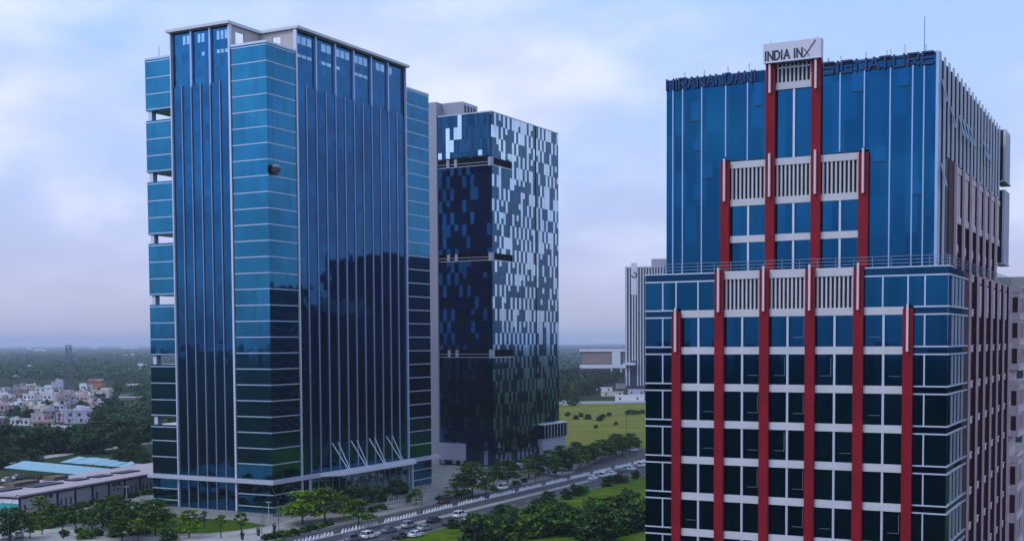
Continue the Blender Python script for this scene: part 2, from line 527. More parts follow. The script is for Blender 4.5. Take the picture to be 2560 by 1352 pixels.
# ------------------------------------------------------------------ tower with the canopy (left)
def left_tower():
    XL, XM, XC, XR = -239.2, -230.0, -210.6, -198.8
    YF, YC, YM, YW = 244.9, 257.0, 308.2, 321.0
    TOP, FT = 118.4, 110.4
    FP = 4.025
    t = thing('office_tower', 'tall blue glass tower with pale roof frame and a horizontally lined glass corner', 'tower', (-219, 283, 0))
    # main glass body, with the recess behind the wing left open
    MB().box(XM, XR - .35, YF + .35, YM, .9, FT).box(XM + 4, XR - .35, YM, YW - .02, .9, FT - .02).build('curtain_wall', 'glass_deep', t)
    MB().box(XL + .3, XR - .1, YF + .1, YW - .2, 0, .9).build('plinth', 'concrete', t)
    MB().box(-268, XM + 4, 301, YW, 0, TOP).build('rear_wing', 'glass_deep', t)
    zl = [117.95 - FP * k for k in range(27)]
    # corner column of glass
    cb = MB().box(XC + .75, XR, YF, YC - .75, .95, TOP).build('corner_bay', 'glass_pale', t)
    for z in zl + [5.6, 2.5]:
        mb = MB()
        mb.box(XC + .75, XR + .12, YF - .14, YF, z - .13, z + .13)
        mb.box(XR, XR + .14, YF, YC - .75, z - .128, z + .128)
        mb.build('ledge', 'ledge', cb)
    MB().box(XC + .7, XR + .2, YF - .2, YC - .7, TOP, TOP + .55).build('coping', 'alum', cb)
    # pillars beside the corner column
    for x0, x1, y0, y1 in ((XC - .15, XC + .42, YF - .25, YF + .6), (XR - .6, XR + .25, YC - .42, YC + .15)):
        MB().box(x0, x1, y0, y1, .9, 124.2).build('pillar', 'alum', t)
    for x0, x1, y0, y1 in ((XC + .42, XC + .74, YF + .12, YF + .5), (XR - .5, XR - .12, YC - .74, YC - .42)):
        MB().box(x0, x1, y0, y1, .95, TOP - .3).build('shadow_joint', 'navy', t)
    # fins, each with a navy strip painting in its shade line
    for i in range(6):
        x = XM + .15 + i * (XC - XM - .3) / 6.0
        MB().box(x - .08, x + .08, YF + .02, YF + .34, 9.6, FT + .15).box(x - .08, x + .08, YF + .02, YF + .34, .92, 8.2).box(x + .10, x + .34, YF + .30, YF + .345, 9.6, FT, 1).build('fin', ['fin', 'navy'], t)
    for i in range(1, 13):
        y = YC + i * (YM - YC) / 12.0
        zb = 9.6
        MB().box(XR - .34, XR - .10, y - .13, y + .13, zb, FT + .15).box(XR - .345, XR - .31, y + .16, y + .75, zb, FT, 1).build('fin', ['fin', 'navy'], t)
    # left wing: blocks of floors with open slots between
    slots = [(102.55, 105.1), (86.5, 89.0), (70.4, 72.7), (54.3, 56.7), (38.5, 40.8), (22.5, 24.7)]
    zs = [TOP] + [v for a, b in slots for v in (b, a)] + [.9]
    for k in range(0, len(zs), 2):
        hi, lo = zs[k], zs[k + 1]
        wb = MB().box(XL, XM - .02, YF + .05, YF + 13, lo, hi).build('wing_block', 'glass_pale', t)
        n = max(1, round((hi - lo) / FP))
        ls = [hi - .55, lo + .35] + [hi - .55 - (hi - lo - .6) * j / n for j in range(1, n)]
        if k == len(zs) - 2: ls = [hi - .55, 18.3, 14.0, 5.6, 2.6]
        for z in ls:
            MB().box(XL - .1, XM - .02, YF - .08, YF + .05, z - .13, z + .13).box(XL - .12, XL, YF + .05, YF + 13, z - .128, z + .128).build('ledge', 'ledge', wb)
    for a, b in slots:
        MB().box(XL + .5, XL + 1.7, YF + .4, YF + 2, a, b).box(XL + .4, XL + 1.6, YF + 10, YF + 12, a, b).build('wing_column', 'alum', t)
    # the wing's inner end wall and right hand wing
    rw = MB().box(XR - 11, XR + .05, YM + .3, YW, .95, TOP).build('wing_block', 'glass_pale', t)
    for z in zl + [5.6, 2.6]:
        MB().box(XR + .05, XR + .18, YM + .3, YW + .1, z - .13, z + .13).build('ledge', 'ledge', rw)
    MB().box(XR - 11.1, XR + .15, YM + .25, YW + .1, TOP, TOP + .5).build('coping', 'alum', rw)
    MB().box(XL - .1, XM - .05, YF, YF + 13.1, TOP, TOP + .5).build('coping', 'alum', t)
    MB().box(XR - .4, XR + .24, YM - .05, YM + .28, .95, 124.2).build('pillar', 'alum', t)
    MB().box(XM - .3, XM + .05, YF - .2, YF + .7, .95, 124.2).build('pillar', 'alum', t)
    # roof screen: recessed glass, pillars, ring of pale roof edge with a notched corner
    z0, z1 = FT, 124.3
    rec = .7
    sc = MB()
    sc.box(XM + .6, XC - .2, YF + rec, YF + rec + .25, z0, z1)
    sc.box(XR - rec - .25, XR - rec, YC + .2, YM - .3, z0, z1)
    sc.box(XM + .3, XM + .6, YF + rec, YM - .2, z0, z1 - 6)
    sc.box(XM + .6, XR - rec - .25, YM - .5, YM - .25, z0, z1 - 6)
    sc.box(XM - .28, XM + .02, YF + .7, YF + 7, z0, z1).box(XM + .02, XM + .6, YF + rec, YF + rec + .24, z0, z1)
    sc.box(XR - rec - .1, XR - .45, YM - .05, YM + .2, z0, z1).box(XR - rec - .24, XR - rec, YM - .3, YM + .2, z0, z1)
    scr = sc.build('roof_screen', 'glass_cap', t)
    bx = [XM + .25 + (XC - XM - .4) * i / 3 for i in range(4)]
    by = [YC + .1 + (YM - YC - .2) * i / 6 for i in range(7)]
    for x in bx[1:3]:
        MB().box(x - .3, x + .3, YF + .1, YF + rec + .4, z0 - .6, z1).build('pillar', 'fin', t)
    for y in by[1:6]:
        MB().box(XR - rec - .4, XR - .1, y - .3, y + .3, z0 - .6, z1).build('pillar', 'fin', t)
    # small openings under the roof edge
    pick = {0: [(1, 0), (2, 0)], 1: [(0, 0), (1, 0), (1, 1)], 2: [(0, 0), (1, 0), (2, 0), (0, 1), (1, 1), (2, 1)]}
    for b in range(3):
        for c, r_ in pick[b]:
            w = (bx[b + 1] - bx[b] - 2.4) / 3
            x = bx[b] + 2.0 + c * w
            za, zb = ((121.0, 123.2), (117.6, 118.5))[r_]
            MB().box(x, x + w - .4, YF + rec - .06, YF + rec - .004, za, zb).build('clerestory_window', 'glass_light', t)
    pick = {0: [0, 1, 2, 3, 4, 5], 1: [2, 1, 4, 5], 2: [0, 1, 2, 3], 3: [0, 1, 2, 3, 4, 5], 4: [1, 2], 5: [0]}
    for b in range(6):
        for q in pick[b]:
            c, r_ = q % 3, q // 3
            w = (by[b + 1] - by[b] - 1.6) / 3
            y = by[b] + .6 + c * w
            za, zb = ((121.0, 123.0), (117.6, 118.4))[r_]
            MB().box(XR - rec + .004, XR - rec + .06, y, y + w - .4, za, zb).build('clerestory_window', 'glass_light', t)
    # dark reveals beside pillars
    # notch walls with an opening each
    nw = MB()
    xo = XC - .05
    nw.box(xo - .4, xo, YF + .65, 247.5, FT, 124.2).box(xo - .4, xo, 247.5, 250.9, FT, 119.2).box(xo - .4, xo, 247.5, 250.9, 123.0, 124.2).box(xo - .4, xo, 250.9, YC + .4, FT, 124.2)
    nw.build('notch_wall', 'cream', t)
    nw = MB()
    y_ = YC + .02
    nw.box(xo + .02, -206.6, y_, y_ + .4, FT, 124.2).box(-206.6, -203.9, y_, y_ + .4, FT, 119.2).box(-206.6, -203.9, y_, y_ + .4, 123.0, 124.2).box(-203.9, XR - .62, y_, y_ + .4, FT, 124.2)
    nw.build('notch_wall', 'cream', t)
    # roof edge
    o_, w_ = 1.0, 2.4
    P = [(XM - o_, YF - o_), (XC + o_ * .7, YF - o_), (XC + o_ * .7, YC - o_ * .7), (XR + o_, YC - o_ * .7), (XR + o_, YM + o_), (XM - o_, YM + o_)]
    re = MB()
    a, b_ = 124.3, 125.0
    re.box(P[0][0], P[1][0], P[0][1], P[0][1] + w_, a, b_)
    re.box(P[1][0] - w_, P[1][0], P[0][1] + w_, P[2][1] + w_, a, b_)
    re.box(P[1][0], P[3][0], P[2][1], P[2][1] + w_, a, b_)
    re.box(P[3][0] - w_, P[3][0], P[2][1] + w_, P[4][1], a, b_)
    re.box(P[0][0], P[3][0] - w_, P[4][1] - w_, P[4][1], a, b_)
    re.box(P[0][0], P[0][0] + w_, P[0][1] + w_, P[4][1] - w_, a, b_)
    re.build('roof_edge', 'white', t)
    # lightning rod on the left wing
    MB().tube((XL + 2.2, YF + 3, TOP + .5), (XL + 2.2, YF + 3, TOP + 4), .07).build('lightning_rod', 'galv', t)
    # canopy
    ca = MB()
    ca.box(XL - .8, XR + 1.3, YF - 1.3, YF + .33, 8.4, 9.4)
    ca.box(XR - .33, XR + 1.3, YF + .33, YW + 3.5, 8.403, 9.397)
    pc = ca.build('canopy', 'canopy', t)
    MB().prism([(XR + 1.3, 263), (XR + 5.4, 268), (XR + 5.4, 304), (XR + 1.3, 309)], 8.6, 9.5).build('porch_roof', 'white', pc)
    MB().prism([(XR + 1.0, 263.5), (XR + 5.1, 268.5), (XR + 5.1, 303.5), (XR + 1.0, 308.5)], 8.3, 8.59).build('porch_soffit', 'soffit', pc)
    for a0, b0, a1 in ((270.0, 272.7, 271.5), (278.7, 281.4, 280.0), (287.4, 290.2, 288.8), (296.1, 299.2, 297.6)):
        for yy, s_ in ((a0, -.35), (b0, .35)):
            MB().tube((XR + .2, yy, 17.0), (XR + 4.9, a1 + s_, 9.5), .13, n=6).build('tie_rod', 'alum', pc)
    MB().box(XR + .4, XR + .9, 259.2, 259.7, .1, 8.25).build('column', 'alum', t)
    MB().box(XR + .4, XR + .9, 308.9, 309.4, .1, 8.25).build('column', 'alum', t)
    lb = MB().box(XR - .34, XR - .05, 259.9, 308.2, .9, 8.25).build('lobby_glazing', 'glass_lobby', t)
    for k in range(16):
        y = 261 + k * 3.1
        MB().box(XR - .05, XR + .12, y - .07, y + .07, .9, 8.25).build('mullion', 'fin', lb)
    return t


left_tower()

# window cleaning cradle hanging on the corner bay
g = thing('cleaning_cradle', 'dark cleaning cradle hanging on the lined glass corner of the blue tower', 'cradle', (-198.0, 247.1, 86.7))
MB().box(-198.5, -197.5, 245.9, 248.3, 86.7, 87.9).build('basket', 'dark', g)
MB().box(-198.45, -197.6, 246.2, 248.0, 87.95, 88.5).build('hoist', 'polel', g)
MB().box(-198.3, -197.7, 246.6, 247.6, 85.9, 86.7).build('keel', 'dark', g)
for y in (246.1, 248.1):
    MB().tube((-198.0, y, 87.9), (-198.3, y, 118.9), .02, n=4).build('rope', 'dark', g)


# ------------------------------------------------------------------ chequered tower (middle)
def middle_tower():
    XR, XL, YF, YB, TOP = -208.4, -230.0, 377.6, 431.2, 123.5
    FH = 4.24
    t = thing('office_tower', 'dark glass tower chequered with pale panels and framed by a plain grey wall', 'tower', (-220, 405, 0))
    MB().box(XL, XR - .3, YF + .3, YB - .3, 0, TOP - .6).build('core', 'void', t)
    rnd = random.Random(3)
    slots_z = [(105.4, 108.1), (72.5, 75.0), (38.6, 41.2)]
    nf = 29
    ztop = [TOP - FH * k for k in range(nf + 1)]

    def facade(axis, u0, u1, prob, slot_u, lo_k=29):
        mbs = [MB() for _ in range(4)]
        n = max(1, round((u1 - u0) / 1.62))
        w = (u1 - u0) / n
        for k in range(lo_k):
            hi, lo = ztop[k], ztop[k + 1]
            for i in range(n):
                a, b = u0 + i * w, u0 + (i + 1) * w
                p = prob if not callable(prob) else prob(i / n, k)
                light = rnd.random() < (p * 1.6 if (i + k) % 2 else p * .42)
                off = .02 + (.06 if light else 0)
                zz = rnd.choice((0, 0, .0, FH * .5)) if light else 0
                segs = [(lo, hi, 1 if light else 0)]
                if light and rnd.random() < .18:
                    md = lo + FH * .5; segs = [(lo, md, 0), (md, hi, 1)]
                if slot_u[0] <= (a + b) / 2 <= slot_u[1]:
                    cut = []
                    for z0, z1, m_ in segs:
                        for s0, s1 in slots_z:
                            if s0 < z1 and s1 > z0:
                                if z1 > s1 + .3: cut.append((s1, z1, m_))
                                if z0 < s0 - .3: cut.append((z0, s0, m_))
                                break
                        else:
                            cut.append((z0, z1, m_))
                    segs = cut
                for z0, z1, m_ in segs:
                    full = slot_u[1] - slot_u[0] > 18
                    mb = mbs[sum(1 for q in slots_z if z1 < q[1] + .1) if full else 0]
                    if axis == 'y':
                        f = YF - (.06 if m_ else 0)
                        mb.box(a + .02, b - .02, f, YF + .29, z0 + .02, z1 - .02, m_)
                    else:
                        f = XR + (.06 if m_ else 0)
                        mb.box(XR - .29, f, a + .02, b - .02, z0 + .02, z1 - .02, m_)
        return [q for q in mbs if q.f]

    front = facade('y', XL, XR - .32, lambda u, k: (.5 if k > 3 else .3) if u < .16 else (.22 if u < .4 else (.06 if k < 4 else .18)), (XL, XR))
    for q in front: q.build('panel_facade', ['panel_front', 'panel_light'], t)
    for q in facade('x', YF + .32, 410.9, .46, (YF, 393)): q.build('panel_facade', ['panel_dark', 'panel_light'], t)
    for q in facade('x', 412.0, YB - .3, .48, (0, 1)): q.build('panel_facade', ['panel_dark', 'panel_light'], t)
    MB().box(XR - .6, XR - .2, 410.95, 411.95, 10, TOP).build('recess_joint', 'navy', t)
    # slots: slab edges, corner block and short columns
    for a, b in slots_z:
        sl = MB()
        sl.box(XL + .2, XR - 1.4, YF - .08, YF + .25, a - .12, a + .12)
        sl.box(XL + .2, XR - 1.4, YF + .1, YF + .27, a + 1.0, a + 1.2)
        s_ = sl.build('slot_slab', 'wallgrey', t)
        MB().box(XR - 1.3, XR + .05, YF - .08, YF + 1.6, a - .3, b + .1).build('corner_block', 'wallgrey', s_)
        MB().box(XR - .25, XR + .08, YF + 1.7, 393, a - .12, a + .14).build('slab_edge', 'alum', s_)
        for x in (XL + 3.4, XL + 6.6):
            MB().box(x, x + 1.1, YF - .02, YF + .25, a + .12, b).build('slot_column', 'wallgrey', s_)
    # coping
    MB().box(XL, XR + .1, YF - .1, YF + .35, TOP, TOP + .4).box(XR - .35, XR + .1, YF + .35, YB, TOP, TOP + .4).build('coping', 'louvre', t)
    # grey wall: tall slab at the left, foot along the base
    w = MB().box(-247, XL - .2, YF - .6, YF + 12, 0, 128.8).box(XL - .2, -221.7, YF + 3, YF + 14, TOP - .6, 128.75)
    w.box(XL - .2, -219.3, YF - .6, YF + .2, 2.0, 8.0)
    fw = w.build('frame_wall', 'wallgrey', t)
    MB().box(-221.69, -221.4, YF + 3.2, YF + 13, 124.0, 128.7).build('plant_screen', 'louvre', fw)
    for k in range(4):
        MB().box(-221.39, -221.3, YF + 4 + k * 2.2, YF + 5.2 + k * 2.2, 125.2, 127.6).build('vent', 'dark', fw)
    # low glass box and base at the far end of the side
    lb = MB().box(XR - .25, XR + 2.2, 413.2, 433.6, 7.6, 12.6).build('low_block', 'glass_band', t)
    for k in range(8):
        y = 414 + k * 2.7
        MB().box(XR + 2.2, XR + 2.32, y - .1, y + .1, 7.6, 12.5).build('mullion', 'alum', lb)
    MB().box(XR - .3, XR + 2.5, 413.0, 433.8, 12.6, 13.0).build('coping', 'alum', lb)
    MB().box(XR - .2, XR + 1.6, 413.6, 433, .1, 7.55).build('ground_floor', 'wallgrey', t)
    return t


middle_tower()

# ------------------------------------------------------------------ lettering
STROKES = {
    'I': [[(.5, 0), (.5, 1)]], 'N': [[(0, 0), (0, 1), (1, 0), (1, 1)]],
    'D': [[(0, 0), (0, 1), (.6, 1), (1, .72), (1, .28), (.6, 0), (0, 0)]],
    'A': [[(0, 0), (.5, 1), (1, 0)], [(.2, .34), (.8, .34)]],
    'H': [[(0, 0), (0, 1)], [(1, 0), (1, 1)], [(0, .5), (1, .5)]],
    'R': [[(0, 0), (0, 1), (1, 1), (1, .5), (0, .5)], [(.45, .5), (1, 0)]],
    'S': [[(1, 1), (0, 1), (0, .55), (1, .5), (1, 0), (0, 0)]],
    'G': [[(1, 1), (0, 1), (0, 0), (1, 0), (1, .5), (.5, .5)]],
    'T': [[(0, 1), (1, 1)], [(.5, 0), (.5, 1)]], 'U': [[(0, 1), (0, 0), (1, 0), (1, 1)]],
    'E': [[(1, 1), (0, 1), (0, 0), (1, 0)], [(0, .5), (.9, .5)]],
}


def letter(ch, x, z, w, h, y, st, dp, mat, parent):
    mb = MB()
    for line in STROKES[ch]:
        for (a, b), (c, d) in zip(line, line[1:]):
            p = Vector((x + a * w, 0, z + b * h)); q = Vector((x + c * w, 0, z + d * h))
            u = (q - p).normalized(); n = Vector((-u.z, 0, u.x)) * st / 2
            e = u * st / 2
            c4 = [p - e - n, q + e - n, q + e + n, p - e + n]
            i = len(mb.v)
            yy = y + .004 * len(mb.f) / 6
            mb.v += [(k.x, yy - dp, k.z) for k in c4] + [(k.x, yy, k.z) for k in c4]
            for f in ((0, 1, 2, 3), (7, 6, 5, 4), (0, 4, 5, 1), (1, 5, 6, 2), (2, 6, 7, 3), (3, 7, 4, 0)):
                mb.f.append(tuple(i + k for k in f)); mb.m.append(0)
    return mb.build('letter', mat, parent)


# ------------------------------------------------------------------ building with red pilasters (right)
def right_building():
    XL, XR, YF, YB = -51.8, -19.4, 129.4, 189.4
    UXL, UXR, UY = -50.05, -20.95, 131.4
    TZ, UZ = 51.3, 73.0
    t = thing('office_building', 'stepped blue glass office building with red pilasters and rooftop lettering', 'building', (-35, 160, 0))
    MB().box(XL + .2, XR - .75, YF + .5, YB, 0, TZ - .8).build('lower_core', 'dark', t)
    lw = MB().box(XL, XL + .19, YF + .51, YB, .1, TZ).build('left_glass', 'glass_right', t)
    for k in range(12):
        MB().box(XL - .08, XL, YF + .51, YB, 46.6 - 4.03 * k, 47.3 - 4.03 * k).build('spandrel', 'bandwhite', lw)
    MB().box(UXL + .2, UXR - .75, UY + .4, YB - 1, TZ - .8, UZ - .6).build('upper_core', 'dark', t)
    FZ = [46.95 - 4.03 * k for k in range(12)]
    hb = .40
    px = [-48.02, -43.10, -38.10, -33.18, -28.18, -23.22]
    pw = .5
    # --- lower glass: outer bays in strips
    def strip(x0, x1, mull, ztop, nm='outer_bay'):
        zs = [50.5] + [v for z in FZ for v in (z + hb, z - hb)]
        ob = MB().box(x0, x1, YF + .12, YF + .5, 0.1, ztop).build(nm, 'glass_band', t)
        for k in range(0, len(zs) - 1, 2):
            hi, lo = zs[k], zs[k + 1]
            if lo < 10: break
            hi = min(hi, ztop - .01)
            if hi - lo < .5: continue
            wn = MB().box(x0 + .02, x1 - .02, YF + .05, YF + .119, lo + .06, hi - .06).build('window', 'glass_right', t)
            mb = MB()
            mb.box(x0, x1, YF - .04, YF + .119, hi - .06, hi + .08).box(x0, x1, YF - .04, YF + .119, lo - .08, lo + .06)
            for m_ in mull:
                if x0 < m_ < x1: mb.box(m_ - .07, m_ + .07, YF - .03, YF + .049, lo + .06, hi - .06)
            mb.build('frame', 'alum', wn)
    m1 = [-49.72, -48.15, -45.6]; m2 = [-25.8, -23.3, -21.65]
    strip(XL, px[0] - pw, m1, TZ)
    strip(px[5] + pw, XR - .02, m2, TZ)
    # top strip over the outer pilasters
    for x0, x1, mm in ((px[0] - pw + .0, px[1] - pw, m1), (px[4] + pw, px[5] + pw, m2)):
        ob = MB().box(x0 + .01, x1 - .01, YF + .13, YF + .5, FZ[0] + .4, TZ).build('parapet_glass', 'glass_band', t)
        wn = MB().box(x0 + .02, x1 - .02, YF + .05, YF + .129, FZ[0] + hb + .06, 50.44).build('window', 'glass_right', t)
        mb = MB().box(x0, x1, YF - .04, YF + .129, 50.44, 50.58)
        for m_ in mm:
            if x0 < m_ < x1 - .2: mb.box(m_ - .07, m_ + .07, YF - .03, YF + .049, FZ[0] + hb, 50.44)
        mb.build('frame', 'alum', wn)
    # bays between pilasters
    for i in range(5):
        x0, x1 = px[i] + pw - .02, px[i + 1] - pw + .02
        xm = (x0 + x1) / 2
        inner = 1 <= i <= 3
        zz = [z for z in FZ if z > 8]
        for k, z in enumerate(zz):
            MB().box(x0, x1, YF - .05, YF + .4, z - hb, z + hb).build('spandrel', 'bandwhite', t)
            lo = zz[k + 1] + hb if k + 1 < len(zz) else 6
            wn = MB().box(x0, x1, YF + .22, YF + .45, lo, z - hb).build('window', 'glass_right2' if random.random() < .13 else 'glass_right', t)
            MB().box(xm - .11, xm + .11, YF + .0, YF + .219, lo, z - hb).build('mullion', 'alum', wn)
            rr = random.random()
            s_ = random.choice((xm + .55, x0 + .5))
            if rr < .55:
                w_ = 1.15
                mb = MB().box(s_, s_ + w_, YF + .19, YF + .218, lo + .95, lo + 1.0)
                if rr < .3: mb.box(s_ + w_ - .05, s_ + w_, YF + .19, YF + .218, lo + 1.0, z - hb - .3)
                mb.build('vent_frame', 'galv', wn)
        if inner:
            MB().box(x0, x1, YF - .06, YF + .35, 50.62, 51.5).build('spandrel', 'bandwhite', t)
            gr = MB().box(x0, x1, YF + .28, YF + .42, FZ[0] + hb, 50.62).build('grille', 'navy', t)
            for j in range(9):
                x = x0 + (j + .5) * (x1 - x0) / 9
                MB().box(x - .09, x + .09, YF + .02, YF + .279, FZ[0] + hb, 50.62).build('slat', 'bandwhite', gr)
    # pilasters
    tops = [47.2, 51.5, 51.5, 51.5, 51.5, 47.2]
    for x, z in zip(px, tops):
        p = MB().box(x - pw, x + pw, YF - .42, YF + .5, 0, z).build('pilaster', 'red', t)
        MB().box(x - .10, x + .10, YF - .75, YF - .421, z - 4.4, z + .4).build('pale_fin', 'pinkfin', p)
    # terrace edge
    mb = MB().box(XL - .08, px[1] - pw - .05, YF - .1, YF + 2.0, TZ, TZ + .12).box(px[4] + pw + .05, XR + .1, YF - .1, YF + 2.0, TZ, TZ + .12)
    mb.box(px[1] - pw, px[4] + pw, YF + .52, YF + 2.0, TZ + .0, TZ + .117)
    mb.build('terrace_slab', 'alum', t)
    rl = MB()
    for z in (TZ + .5, TZ + .85, TZ + 1.2):
        rl.box(UXL, XR - .25, YF + .75, YF + .80, z, z + .05)
        rl.box(XR - .25, XR - .20, YF + .75, YB - 2, z, z + .05)
    for k in range(17):
        x = UXL + .3 + k * 1.89
        rl.box(x, x + .06, YF + .81, YF + .86, TZ + .12, TZ + 1.24)
    for k in range(30):
        y = YF + .9 + k * 1.95
        rl.box(XR - .32, XR - .26, y, y + .06, TZ + .12, TZ + 1.24)
    rl.build('railing', 'rail', t)
    # --- upper block
    ug = MB().box(UXL, -43.6, UY, UY + .4, TZ + .12, UZ).box(-42.6, px[2] - pw, UY, UY + .4, 63.6, UZ).box(px[3] + pw, -28.7, UY, UY + .4, 63.6, UZ).box(-27.7, UXR, UY, UY + .4, TZ + .12, UZ)
    ug.box(-43.6, -42.6, UY, UY + .4, 63.7, UZ).box(-28.7, -27.7, UY, UY + .4, 63.7, UZ)
    ug.box(UXL, UXL + .4, UY + .4, YB - 1, TZ + .12, UZ)
    ug = ug.build('upper_glass', 'glass_right', t)
    for x, za in ((-49.26, TZ + .15), (-48.12, TZ + .15), (-45.9, TZ + .15), (-43.15, 64.1), (-40.7, 63.5), (-30.75, 63.7), (-28.25, 64), (-25.63, TZ + .15), (-23.41, TZ + .15), (-22.29, TZ + .15)):
        MB().box(x - .065, x + .065, UY - .12, UY, za, 71.9).build('mullion', 'fin', ug)
    MB().box(UXR - .2, UXR + .06, UY - .06, UY + .3, TZ + .12, UZ).build('corner_mullion', 'fin', ug)
    for x, z, w, h in ((-47.1, 68.3, 1.0, 2.2), (-40.0, 69.3, 1.0, 2.6), (-46.9, 65.0, 1.1, 1.0), (-29.55, 69.8, 1.15, 2.4), (-24.9, 69.9, 1.15, 2.6), (-23.35, 58.8, .95, 1.3), (-46.9, 59.6, 1.0, 1.5), (-27.3, 62.4, 1.3, 1.6), (-45.8, 61.9, 1.2, 1.4)):
        MB().box(x, x + w, UY - .05, UY - .004, z, z + h).box(x, x + w, UY - .09, UY - .05, z - .1, z - .01, 1).build('open_window', ['glass_right2', 'navy'], t)
    # bays of the upper block
    ux = [-43.12, px[2], px[3], -28.20]
    for i in range(3):
        x0, x1 = ux[i] + pw - .02, ux[i + 1] - pw + .02
        xm = (x0 + x1) / 2
        for za, zb in ((62.75, 63.5), (58.65, 59.4), (54.68, 55.42)):
            MB().box(x0, x1, UY - .06, UY + .35, za, zb).build('spandrel', 'bandwhite', t)
        gr = MB().box(x0, x1, UY + .26, UY + .4, 59.4, 62.75).build('grille', 'navy', t)
        for j in range(9):
            x = x0 + (j + .5) * (x1 - x0) / 9
            MB().box(x - .09, x + .09, UY + .0, UY + .259, 59.4, 62.75).build('slat', 'bandwhite', gr)
        for za, zb in ((55.42, 58.65), (TZ + .12, 54.68)):
            wn = MB().box(x0, x1, UY + .2, UY + .4, za, zb).build('window', 'glass_right', t)
            MB().box(xm - .11, xm + .11, UY + .0, UY + .199, za, zb).build('mullion', 'alum', wn)
    x0, x1 = ux[1] + pw - .02, ux[2] - pw + .02
    xm = (x0 + x1) / 2
    MB().box(x0, x1, UY - .06, UY + .35, 70.75, 71.5).build('spandrel', 'bandwhite', t)
    wn = MB().box(x0, x1, UY + .2, UY + .4, 63.5, 70.75).build('window', 'glass_right', t)
    MB().box(xm - .11, xm + .11, UY + .0, UY + .199, 63.5, 70.75).build('mullion', 'alum', wn)
    gr = MB().box(x0, x1, UY + .26, UY + .4, 71.5, 73.6).build('grille', 'navy', t)
    for j in range(9):
        x = x0 + (j + .5) * (x1 - x0) / 9
        MB().box(x - .08, x + .08, UY + .0, UY + .259, 71.5, 73.45).build('slat', 'bandwhite', gr)
    for x, z, fins in zip(ux, (63.5, 73.5, 73.5, 63.4), ((63.8,), (73.4, 64.0), (73.4, 64.0), (63.8,))):
        p = MB().box(x - pw, x + pw, UY - .45, UY + .5, TZ + .12, z).build('pilaster', 'red', t)
        for f in fins:
            MB().box(x - .10, x + .10, UY - .78, UY - .451, f - (4.6 if f < 70 else 3.0), f).build('pale_fin', 'pinkfin', p)
    MB().box(UXL, UXR, UY + .02, UY + .5, UZ, UZ + .1).build('roof_coping', 'alum', t)
    # roof posts
    for x, h in ((-48.2, .9), (-45.9, .9), (-43.2, 1.0), (-40.8, 1.1), (-32.2, .7), (-30.9, .8), (-28.3, .9), (-26.2, .8), (-25.8, .9), (-24.4, 1.2), (-22.3, 1.0)):
        MB().tube((x, UY + .7, UZ - .5), (x, UY + .7, UZ + h), .10, n=5).build('roof_post', 'alum', t)
    MB().tube((-23.0, UY + 4, UZ - .6), (-23.0, UY + 4, UZ + 4.6), .04, n=5).build('mast', 'galv', t)
    # --- side, upper: vertical blades
    bk = MB().box(UXR - .75, UXR - .10, UY + .4, 139.3, TZ, UZ - .3).box(UXR - .75, UXR - .10, 139.3, YB - 6.5, 63.2, UZ - .3).box(UXR - .75, UXR - .42, 139.3, YB - 6.5, TZ, 63.2).build('side_wall', 'navy', t)
    nbl = 20
    for k in range(nbl):
        y = UY + .5 + k * 2.93
        if y > 182.5: break
        zb = TZ + .12 if y < 137.6 else 63.2 - .0 * k
        if y >= 183.5: zb = TZ + 3
        mb = MB().prism([(UXR - .01, y), (UXR + .14, y + .1), (UXR + .14, y + .65), (UXR - .01, y + .8)], zb - (.0), UZ + .1).box(UXR - .095, UXR - .01, y, y + .8, zb, UZ - .3, 1)
        mb.build('blade', ['louvre', 'navy'], bk)
    for z, ys in ((67.2, (2, 4, 5, 6, 7, 11, 12)), (60.5, (0,)), (69.0, (0,))):
        for k in ys:
            y = UY + .9 + k * 2.93
            mb = MB(); i = 0
            mb.v = [(UXR + .16, y, z + 1.5), (UXR + .16, y + 1.2, z + 1.5), (UXR + .75, y + 1.2, z - .9), (UXR + .75, y, z - .9), (UXR + .12, y, z + 1.5), (UXR + .12, y + 1.2, z + 1.5), (UXR + .66, y + 1.2, z - .9), (UXR + .66, y, z - .9)]
            mb.f = [(3, 2, 1, 0), (4, 5, 6, 7), (0, 1, 5, 4), (1, 2, 6, 5), (2, 3, 7, 6), (3, 0, 4, 7)]; mb.m = [0] * 6
            mb.build('open_sash', 'rail', bk)
    # projecting end volumes
    for za, zb in ((66.0, UZ), (54.6, 64.7)):
        ev = MB().box(UXR - .6, UXR + .3, 184.5, 190.5, za, zb).build('end_volume', 'navy', t)
        for k in range(4):
            y = 184.4 + k * 1.6
            MB().box(UXR + .3, UXR + .62, y, y + .9, za, zb + .05).build('blade', 'louvre', ev)
        MB().box(UXR - .6, UXR + .7, 184.3, 190.7, za - .2, za).build('sill', 'beige2', ev)
    # stone bays of the upper side
    MB().box(UXR - .41, UXR - .02, 139.3, 142.8, TZ + .12, 63.2).build('maroon_strip', 'maroon', t)
    ys = [142.9 + 6.02 * k for k in range(8)]
    for i in range(7):
        y0, y1 = ys[i], ys[i + 1]
        p = MB().box(UXR - .0, UXR + .26, y0, y0 + .7, TZ + .12, 63.3).box(UXR - .41, UXR, y0, y0 + .7, TZ + .12, 63.15, 1).build('stone_pilaster', ['beige', 'maroon'], t)
        MB().box(UXR - .41, UXR - .36, y0 + .7, y1 - .0, TZ + .12, 63.15).build('maroon_recess', 'maroon', t)
        pn = MB().box(UXR - .355, UXR - .04, y0 + .9, y1 - 1.2, 57.7, 62.4).build('louvre_panel', 'beige2', t)
        for j in range(3):
            yy = y0 + 1.5 + j * 1.1
            MB().box(UXR - .04, UXR + .02, yy, yy + .35, 57.9, 62.2).build('rib', 'beige', pn)
